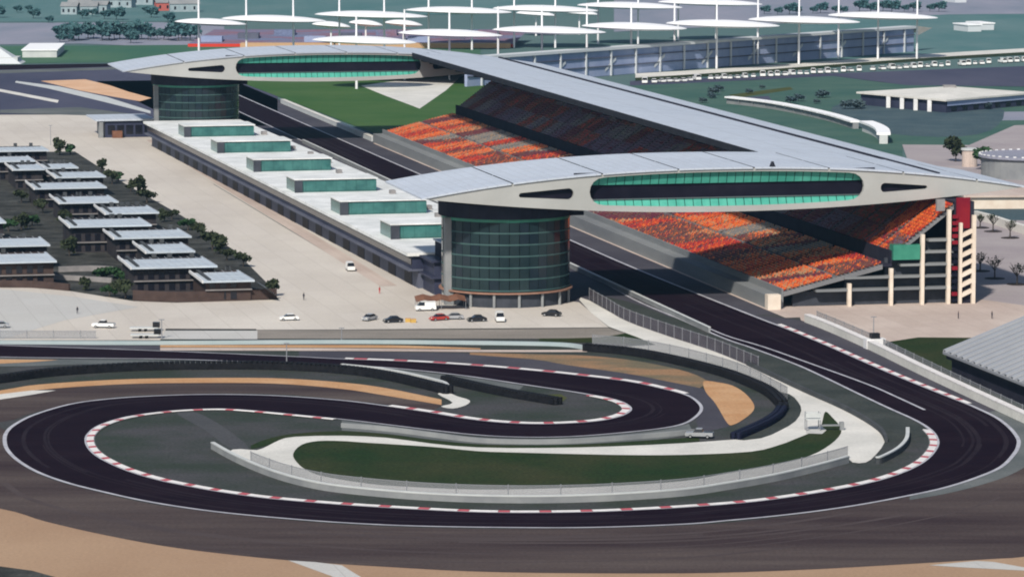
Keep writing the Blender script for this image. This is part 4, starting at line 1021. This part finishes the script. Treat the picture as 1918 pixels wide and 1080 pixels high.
put(make_car('parked_car', 'black car just left of the white van before the tower', 'car', 'car_black'), (893, 602), math.radians(105))
put(make_car('van', 'white van parked before the tower entrance', 'van', 'car_white', 'van'), (936, 602), math.radians(185))
put(make_car('parked_car', 'dark red car at the right end of the row before the tower', 'car', 'car_black'), (1033, 592), math.radians(70))
put(make_car('service_car', 'pale service car parked at the end of the gravel trap', 'car', 'car_silver', 'pickup'), (1310, 820), math.radians(80))
def trailer(p, label):
    o = thing('flat_trailer', label, 'trailer', G(*p))
    b = MB(); b.box(-3.2, 3.2, -1.1, 1.1, .7, .95); part('bed', b, ['wall_pale'], o)
    b = MB(); b.box(2.0, 3.6, -.7, .7, .953, 2.1); part('generator', b, ['car_black'], o)
    for x in (-1, 0.3):
        for y in (-1.0, 1.0): link('wheel', wheel_me, o, (x, y, .34), (0, 0, math.pi / 2))
trailer((270, 620), 'flat trailer with a black generator at the apron edge, upper one'); trailer((272, 633), 'flat trailer with a black generator at the apron edge, lower one')

# awning, crates and structures before the tower
o = thing('awning', 'brown cloth awning at the foot of the near tower', 'awning', G(825, 578), .1)
b = MB()
for i in range(6):
    x0, x1 = -6 + 2 * i, -4 + 2 * i; z = lambda x: 2.7 + .25 * math.cos(x * 1.57)
    b.face([(x0, -3, z(x0) - .4), (x1, -3, z(x1) - .4), (x1, 3, z(x1) + .3), (x0, 3, z(x0) + .3)]); b.face([(x0, 3, z(x0) + .24), (x1, 3, z(x1) + .24), (x1, -3, z(x1) - .46), (x0, -3, z(x0) - .46)])
part('cloth', b, ['brown_cloth'], o)
for x in (-5.8, 0, 5.8):
    for y in (-2.8, 2.8): b = MB(); b.tube((x, y, 0), (x, y, 2.5), .06); part('pole', b, ['fence_post'], o)
for i, (x, y, lab) in enumerate(((764, 603, 'yellow crate left of its pair, before the tower'), (774, 604, 'yellow crate right of its pair, before the tower'))):
    o = thing('crate', lab, 'crate', G(x, y) + Vector((0, 0, .05)), .2 * i)
    b = MB(); b.box(-.6, .6, -.5, .5, 0, .8); part('box', b, ['yellow_box'], o); b = MB(); b.box(-.64, .64, -.54, .54, .803, .9); part('lid', b, ['seat_tan'], o)

# camera platform on the grass island
o = thing('camera_platform', 'pale camera platform with railing on the grass island', 'platform', G(1522, 806), .1)
b = MB(); b.box(-1.4, 1.4, -1, 1, 2.2, 2.45); part('deck', b, ['wall_pale'], o)
for x in (-1.3, 1.3):
    for y in (-.9, .9): b = MB(); b.tube((x, y, 0), (x, y, 3.6), .09); part('leg', b, ['fence_post'], o)
b = MB(); b.box(-1.4, 1.4, -1.05, -.95, 2.6, 3.5); b.box(-1.4, 1.4, .95, 1.05, 2.6, 3.5); part('rail_panel', b, ['wall_pale'], o)
b = MB(); b.box(1.4, 5.2, -.5, .5, .9, 1.1); part('ramp', b, ['wall_grey'], o); b = MB(); b.box(5.2, 6.0, -.5, .5, 0, 1.6); part('cabinet', b, ['wall_grey'], o)
o = thing('marshal_post', 'white marshal post with black top at the end of the pale barrier', 'hut', G(1638, 652), TH)
b = MB(); b.box(-2.2, 2.2, -1.2, 1.2, 0, 2.2); part('cabin', b, ['paint_white'], o); b = MB(); b.box(-1.0, 1.0, -.8, .8, 2.203, 3.4); part('water_tank', b, ['car_black'], o)
b = MB(); b.box(-2.0, -.6, -1.26, -1.18, .2, 1.7); part('door', b, ['car_black'], o)
def pole(p, label, h):
    o = thing('light_pole', label, 'pole', G(*p)); b = MB(); b.tube((0, 0, 0), (0, 0, h), .14, .09, 7); part('mast', b, ['fence_post'], o); b = MB(); b.box(-.6, .6, -.15, .15, h, h + .2); part('lamp_head', b, ['fence_post'], o)
pole((303, 634), 'thin pole at the end of the dark kerb line on the apron edge', 4.2); pole((537, 680), 'thin pole beside the upper track left of the kerb', 4.2); pole((1636, 640), 'thin pole beside the white marshal post', 5.5); pole((640, 640), 'thin pole on the pale barrier below the yellow crates', 3)
pole((95, 272), 'leaning thin pole behind the farthest paddock houses', 7)

# people: one continuous skinned body, cloth and hair as children
def person(p, label, cloth, face=0.0):
    root = thing('person', label, 'person', G(*p) + Vector((0, 0, .06)), face)
    me = bpy.data.meshes.new('body')
    v = [(0, 0, .92), (0, 0, 1.15), (0, 0, 1.40), (0, 0, 1.52), (0, -.01, 1.64), (.10, 0, .88), (.11, -.02, .48), (.11, .02, .07), (.11, -.12, .04), (-.10, 0, .88), (-.11, .02, .48), (-.11, .06, .07), (-.11, -.08, .04),
         (.19, 0, 1.40), (.25, .02, 1.12), (.26, -.06, .87), (-.19, 0, 1.40), (-.25, .02, 1.12), (-.26, -.06, .87)]
    e = [(0, 1), (1, 2), (2, 3), (3, 4), (0, 5), (5, 6), (6, 7), (7, 8), (0, 9), (9, 10), (10, 11), (11, 12), (2, 13), (13, 14), (14, 15), (2, 16), (16, 17), (17, 18)]
    R = [.15, .14, .14, .06, .10, .10, .07, .05, .04, .10, .07, .05, .04, .07, .05, .035, .07, .05, .035]
    bmm = bmesh.new(); sk = bmm.verts.layers.skin.verify()
    vs = [bmm.verts.new(q) for q in v]
    for i, q in enumerate(vs): q[sk].radius = (R[i], R[i] * .85); q[sk].use_root = (i == 0)
    for i, j in e: bmm.edges.new((vs[i], vs[j]))
    bmm.to_mesh(me); bmm.free()
    o = link('body', me, root); m = o.modifiers.new('skin', 'SKIN'); o.modifiers.new('sub', 'SUBSURF').levels = 1
    me.materials.append(MATS[cloth])
    b = MB()
    b.prism([(.10 * math.cos(2 * math.pi * k / 10), .11 * math.sin(2 * math.pi * k / 10)) for k in range(10)], 1.68, 1.77); part('hair', b, ['hair'], root)
    b = MB(); b.box(-.07, .07, -.125, -.06, 1.56, 1.68); part('face', b, ['skin'], root)
person((145, 588), 'person in dark clothing alone on the left apron', 'cloth_dark', .4); person((1795, 597), 'person in dark clothing on the concourse before the stair tower', 'cloth_dark', 1.2); person((1858, 597), 'person in dark clothing on the concourse, right of the other one', 'cloth_dark', 2.0)
person((711, 550), 'person in red standing near the pit building end', 'cloth_red', .8); person((569, 562), 'person in dark clothing right of the garden corner', 'cloth_dark', 2.6)

# ------------------------------------------------------------------ far stand with leaf canopies
FA, FB = G(880, 163), G(1716, 97); fd = (FB - FA); FL = fd.length; fa = math.atan2(fd.y, fd.x)
root = thing('far_stand', 'blue-grey far grandstand behind the white leaf canopies', 'grandstand', FA, fa)
HF = 13.0
b = MB(); b.box(0, FL, 1.5, 3, 0, HF - 1.2); part('facade', b, ['stand_far'], root)
b = MB(); b.box(-.5, FL + .5, 0, 8, HF - 1.203, HF); part('parapet', b, ['house_far'], root)
bay = MB(); bay.box(-.35, .35, -.4, .4, 0, HF - 1.3); bay = bay.mesh('pier', ['house_far'])
rp = MB(); rp.face([(-4, 0, 2), (4, 0, 7), (4, 0, 8.4), (-4, 0, 3.4)]); rp.face([(-4, .3, 2), (4, .3, 7), (4, .3, 8.4), (-4, .3, 3.4)][::-1]); rp = rp.mesh('stair_flight', ['house_far'])
nbay = 19
for k in range(nbay):
    x = FL * (k + .5) / nbay; link('pier', bay, root, (x, .9, 0))
    if k % 2: link('stair_flight', rp, root, (x, 1.1, 0))
for z in (4.2, 8.3): b = MB(); b.box(0, FL, .9, 1.48, z, z + .5); part('floor_edge', b, ['facade_blue_light'], root)
b = MB(); b.face([(0, 8, HF), (FL, 8, HF), (FL + 20, 90, 1.5), (0, 90, 1.5)]); b.face([(FL, 0, HF - 1.2), (FL + 20, 90, 0), (FL + 20, 90, 1.5), (FL, 8, HF)]); part('seating_bank', b, ['crowd_far'], root)
b = MB(); b.face([(FL + .6, 0, HF), (FL + 24, 6, HF - 2), (FL + 2, 8, 8)]); b.face([(FL + .6, 0, HF - 5), (FL + 24, 6, HF - 2), (FL + .6, 0, HF)]); part('end_wedge', b, ['cream'], root)
root = thing('far_stand', 'reddish far seating bank left of the leaf canopies', 'grandstand', G(352, 88), -.02)
b = MB(); b.box(0, 170, 0, 1, 0, 1.6); part('front_wall', b, ['seat_red'], root)
b = MB(); b.face([(0, 1, 1.6), (170, 1, 1.6), (176, 62, 6), (8, 62, 6)]); b.face([(0, 1, 0), (0, 1, 1.6), (8, 62, 6), (8, 62, 0)][::-1]); part('seating_bank', b, ['crowd_far'], root)
for k in range(9):
    b = MB(); b.box(6 + k * 18, 17 + k * 18, 8 + (k % 3) * 14, 16 + (k % 3) * 14, 1.4, 5.0 + (k % 3)); part('service_hut', b, [('stand_far', 'facade_blue_light', 'crowd_far')[k % 3]], root)
b = MB(); b.box(28, 168, -9, -1, 0, 2.4); part('lower_bank', b, ['seat_tan'], root)

def canopy_mesh(L, d, h):
    b = MB(); N = 24; M_ = 8
    def P(i, j, side):
        e = i / N; x = -L / 2 + L * e; c = max(0.0, 1 - (2 * e - 1) ** 2); wv = d / 2 * c ** .6
        f = -1 + 2 * j / M_; y = wv * f; bul = c ** .8 * (1 - f * f) ** .5
        return (x, y, -x * .03 + (h * .62 * bul if side else -h * .38 * bul))
    for i in range(N):
        for j in range(M_):
            b.face([P(i, j, 1), P(i + 1, j, 1), P(i + 1, j + 1, 1), P(i, j + 1, 1)])
            b.face([P(i, j + 1, 0), P(i + 1, j + 1, 0), P(i + 1, j, 0), P(i, j, 0)])
    return b.mesh('leaf_canopy', ['canopy_white'])
cmesh = canopy_mesh(56, 42, 3.4)
mm = MB(); mm.tube((0, 0, 0), (0, 0, 32), .55, .4, 8); mast_me = mm.mesh('mast', ['mast_white'])
def canopy(px0, px1, py, masts, label, zc=20.0, hm=32):
    c = G((px0 + px1) / 2, py, zc); wd = (G(px1, py, zc) - G(px0, py, zc)).length
    root = thing('leaf_canopy', label, 'canopy', (c.x, c.y, 0), fa * .25, 'white leaf canopies over the far stands')
    o = link('shade_leaf', cmesh, root, (0, 0, zc - .3)); o.scale = (wd / 52, wd / 52, 1)
    R = Matrix.Rotation(-fa * .25, 4, 'Z')
    for x in masts:
        g = R @ Vector((G(x, py, zc).x - c.x, -3, 0)); q = link('mast', mast_me, root, (g.x, g.y, 0)); q.scale = (1, 1, hm / 32)
FRONT = [(590, 776, 76, (668,)), (750, 937, 63, (758, 842)), (927, 1131, 57, (933, 1015)), (1093, 1283, 50, (1099, 1182)), (1251, 1457, 45, (1263, 1342)), (1405, 1608, 38, (1419, 1496)), (1554, 1754, 30, (1570, 1644, 1717))]
for i, (a, b_, y, m) in enumerate(FRONT): canopy(a, b_, y, m, f'white leaf canopy on tall masts, {ORD[i]} from the left in the nearer row', 21)
BACK = [(331, 458, 42, (373,)), (420, 606, 36, (462, 550)), (595, 796, 28, (636, 720)), (764, 955, 20, (803, 884)), (927, 1117, 17, (963, 1040)), (1085, 1275, 11, (1120, 1195)), (1236, 1425, 5, (1270, 1341))]
for i, (a, b_, y, m) in enumerate(BACK): canopy(a, b_, y, m, f'white leaf canopy on tall masts, {ORD[i]} from the left in the farther row', 20)
for i, (a, b_, y) in enumerate([(586, 655, 47), (655, 716, 44), (722, 790, 44), (968, 1040, 26), (1050, 1120, 24)]): canopy(a, b_, y, ((a + b_) / 2,), f'small low white canopy between the two canopy rows, {ORD[i]} from the left', 12, 12)

# white road edge, hedge and the row of parked cars below the far stand
band('road', [(1190, 138), (1400, 126), (1714, 103), (1918, 91), (2300, 70)], [(1190, 146), (1400, 133), (1714, 110), (1918, 98), (2300, 78)], .06, 'concrete_pale', 2)
band('hedge_strip', [(1190, 146), (1400, 133), (1714, 110), (1918, 98), (2300, 78)], [(1190, 152), (1400, 138), (1714, 115), (1918, 103), (2300, 82)], .05, 'grass_dark', 2)
base = make_car('parked_car', 'white car in the long row parked below the far stand', 'car', 'car_white', 'car', 'white cars parked in the far row')
rr = random.Random(9); x = 1208.0; first = True
vb = make_car('parked_van', 'white van in the long row parked below the far stand', 'van', 'car_white', 'van', 'white vans parked in the far row')
fv = True; nv = -1
while x < 1930:
    y = 156.5 - (x - 1208) * .0575 + rr.uniform(-.6, .6)
    isv = rr.random() < .45; src = vb if isv else base
    if (isv and fv) or (not isv and first): o = src
    else: o = copy_thing(src)
    if isv: fv = False
    else: first = False
    nv += 1; o['label'] = f'white {"van" if isv else "car"}, {ORD[nv]} vehicle from the left in the row below the far stand'
    put(o, (x, y), math.radians(rr.uniform(-8, 22)), .02); s = rr.uniform(1.05, 1.3); o.scale = (s, s, s)
    x += rr.choice((12, 12.5, 13, 14, 17)) if rr.random() < .93 else 26

# low pale-roofed hall on the right
zr_ = 5.4
cn = [G(1604, 172, zr_), G(1772, 187, zr_), G(1936, 173, zr_), G(1800, 163, zr_)]
ctr = (cn[0] + cn[1] + cn[2] + cn[3]) / 4
root = thing('low_block', 'low hall with shallow pale hipped roof beyond the grove', 'building', (ctr.x, ctr.y, 0))
lc = [c - Vector((ctr.x, ctr.y, 0)) for c in cn]
ins = [Vector((c.x * .95, c.y * .95, 0)) for c in lc]
b = MB(); b.prism([(c.x, c.y) for c in ins], 0, zr_ - .4); part('wall', b, ['facade_blue'], root)
b = MB(); apx = Vector((0, 0, zr_ + 2.6))
for i in range(4):
    p, q = lc[i], lc[(i + 1) % 4]; b.face([p, q, apx]); b.face([p - Vector((0, 0, .7)), q - Vector((0, 0, .7)), q, p])
b.face([c - Vector((0, 0, .7)) for c in lc][::-1]); part('roof', b, ['concrete_pale'], root)
def along(p, q, e): return p.lerp(q, e)
for e in (.32, .48, .64, .80):
    q = along(ins[0], ins[1], e); b = MB(); b.box(q.x - .8, q.x + .8, q.y - 3.2, q.y - 1.6, 0, 4.6); part('column', b, ['paint_white'], root)
p0, p1 = ins[1], ins[2]; nn = Vector((p1.y - p0.y, p0.x - p1.x, 0)).normalized() * .5
b = MB(); q = [p0 + nn, p1 + nn]; b.face([q[0] + Vector((0, 0, 2.7)), q[1] + Vector((0, 0, 2.7)), q[1] + Vector((0, 0, 4.6)), q[0] + Vector((0, 0, 4.6))]); part('fascia', b, ['stand_far'], root)
for k in range(7):
    a_, c_ = along(p0, p1, .06 + k * .13) + nn * .3, along(p0, p1, .12 + k * .13) + nn * .3
    b = MB(); b.face([a_ + Vector((0, 0, .5)), c_ + Vector((0, 0, .5)), c_ + Vector((0, 0, 2.4)), a_ + Vector((0, 0, 2.4))]); part('window', b, ['window_dark'], root)
b = MB(); b.box(-2.5, 2.5, -3, 3, zr_ + 2.3, zr_ + 3.1); part('roof_unit', b, ['house_trim'], root)

# curved covered walkway
P = resample(cr(px([(1365, 194), (1440, 203), (1500, 214), (1560, 228), (1608, 243)]), 6), 1.5)
root = thing('covered_walkway', 'white covered walkway curving behind the grandstand roof', 'walkway')
n = 7
for i in range(0, len(P) - n, n):
    seg = P[i:i + n + 1]; seg = seg[:-1] + [seg[-2].lerp(seg[-1], .6)]
    b = MB(); wallmesh(b, seg, 4.2, 2.4, 3.0); part('roof_panel', b, ['canopy_white'], root)
    b = MB(); wallmesh(b, seg, 2.2, 0, 2.397); part('screen_wall', b, ['wall_grey'], root)
P = resample(cr(px([(1622, 246), (1640, 253), (1652, 261), (1655, 270)]), 6), 1.5)
root = thing('covered_walkway', 'short thick white covered walkway at the bend right of the long one', 'walkway')
b = MB(); wallmesh(b, P, 5, 3.2, 4.0); part('roof_panel', b, ['canopy_white'], root); b = MB(); wallmesh(b, P, 3, 0, 3.197); part('screen_wall', b, ['wall_pale'], root)

# ------------------------------------------------------------------ far left buildings and trees
root = thing('tent_hall', 'pale pointed tent-like hall at the far left edge', 'building', G(-10, 118))
b = MB(); q = [(-14, -9, 0), (14, -9, 0), (14, 9, 0), (-14, 9, 0)]; ap = (-4, 0, 12)
for i in range(4): b.face([q[i], q[(i + 1) % 4], ap])
part('roof', b, ['house_far'], root); b = MB(); b.box(-11, 12, -7, 7, 0, 3); part('wall', b, ['wall_pale'], root)
root = thing('flat_hall', 'flat white roofed hall beside the pointed far left hall', 'building', G(42, 108), .05)
b = MB(); b.box(0, 17, 0, 60, 0, 3.4); part('wall', b, ['wall_pale'], root); b = MB(); b.box(-.5, 17.5, -.5, 61, 3.403, 3.9); part('roof', b, ['canopy_white'], root)
rr = random.Random(4)
FH = [(132, 27, 10, 'leftmost'), (150, 22, 14, 'second from the left'), (168, 27, 10, 'third from the left'), (186, 24, 12, 'fourth from the left'), (228, 14, 16, 'fifth from the left'), (256, 9, 22, 'sixth from the left'), (312, 20, 14, 'red-walled, next to the first canopy'), (345, 22, 18, 'rightmost')]
for i, (x, y, wd, lab) in enumerate(FH):
    root = thing('village_house', f'small pale house in the far left fields, {lab}', 'house', G(x, y), rr.uniform(-.3, .3), 'houses in the far left fields')
    b = MB(); b.box(-wd / 2, wd / 2, -4, 4, 0, 5); part('wall', b, ['house_far_red' if i == 6 else 'village_wall'], root)
    b = MB(); b.face([(-wd / 2 - .5, -4.5, 4.9), (wd / 2 + .5, -4.5, 4.9), (wd / 2 + .5, 0, 7.5), (-wd / 2 - .5, 0, 7.5)]); b.face([(wd / 2 + .5, 4.5, 4.9), (-wd / 2 - .5, 4.5, 4.9), (-wd / 2 - .5, 0, 7.5), (wd / 2 + .5, 0, 7.5)]); part('roof', b, ['wall_grey'], root)
    for k in range(3): b = MB(); b.box(-wd / 3 + k * wd / 3 - .6, -wd / 3 + k * wd / 3 + .6, -4.06, -3.9, 1.4, 3.4); part('window', b, ['window_dark'], root)
for i, (x, y, lab) in enumerate([(1812, 58, 'left'), (1836, 55, 'right'), (1788, 4, 'farther')]):
    root = thing('white_shed', f'white shed on the far right field, {lab} one', 'shed', G(x, y), .3)
    b = MB(); b.box(-4, 4, -10, 10, 0, 3.5); part('wall', b, ['house_far'], root); b = MB(); b.box(-4.5, 4.5, -10.5, 10.5, 3.503, 4.1); part('roof', b, ['canopy_white'], root)
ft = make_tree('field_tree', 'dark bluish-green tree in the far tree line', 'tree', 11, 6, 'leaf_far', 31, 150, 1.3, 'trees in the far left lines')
ft2 = make_tree('grove_tree', 'dark bluish-green tree of the grove before the low hall', 'tree', 7, 4, 'grove', 32, 150, .9, 'trees of the right grove')
k = 0
for x in range(110, 372, 13):
    o = ft if k == 0 else copy_thing(ft)
    o['label'] = f'dark bluish-green tree, {ORD[k]} from the left in the far tree line'; o.location = G(x + rr.uniform(-4, 4), 74 + rr.uniform(-2, 3)); s = rr.uniform(.5, 1.0); o.scale = (s * 1.2, s * 1.2, s); o.rotation_euler = (0, 0, rr.uniform(0, 6)); k += 1
for q, x in enumerate(range(-20, 330, 22)):
    o = copy_thing(ft, None, None, f'dark bluish-green tree scattered in the far left fields, {ORD[q]} from the left', 'scattered far left field trees'); o.location = G(x + rr.uniform(-8, 8), rr.choice((24, 34, 40, 78)) + rr.uniform(-3, 3)); s = rr.uniform(.35, .75); o.scale = (s * 1.3, s * 1.3, s)
for q, x in enumerate(range(1430, 1780, 22)):
    o = copy_thing(ft, None, None, f'dark tree behind the right canopies, {ORD[q]} from the left', 'trees behind the right canopies'); o.location = G(x + rr.uniform(-5, 5), 26 - (x - 1430) * .015 + rr.uniform(-2, 2)); s = rr.uniform(.4, .8); o.scale = (s * 1.3, s * 1.3, s)
k = 0
for x in sorted(rr.uniform(1580, 1860) for _ in range(14)):
    y = rr.uniform(192, 206)
    if y > 225 + (x - 1560) * .2 : continue
    o = ft2 if k == 0 else copy_thing(ft2)
    o['label'] = f'dark bluish-green tree before the low hall, {ORD[k]} from the left'; o.location = G(x, y); s = rr.uniform(.4, .8); o.scale = (s * 1.2, s * 1.2, s * .8); o.rotation_euler = (0, 0, rr.uniform(0, 6)); k += 1
for i, x in enumerate(sorted(rr.uniform(1290, 1600) for _ in range(12))):
    o = copy_thing(ft2, None, None, f'low dark tree on the lawn behind the grandstand roof, {ORD[i]} from the left', 'trees on the lawn behind the roof'); o.location = G(x, rr.uniform(166, 196) ); s = rr.uniform(.3, .6); o.scale = (s * 1.3, s * 1.3, s * .8)

# ------------------------------------------------------------------ air
b = MB(); b.box(-3700, 3700, -800, 6700, -1.2, 120)
hz = link('haze', b.mesh('haze', []), None, kind='stuff')
hm = bpy.data.materials.new('haze'); hm.use_nodes = True; n = hm.node_tree; n.nodes.remove(n.nodes['Principled BSDF'])
pv = n.nodes.new('ShaderNodeVolumePrincipled'); pv.inputs['Color'].default_value = (.36, .70, 1.0, 1); pv.inputs['Density'].default_value = .000032; pv.inputs['Anisotropy'].default_value = 0.2
n.links.new(pv.outputs[0], n.nodes['Material Output'].inputs['Volume']); hz.data.materials.append(hm)
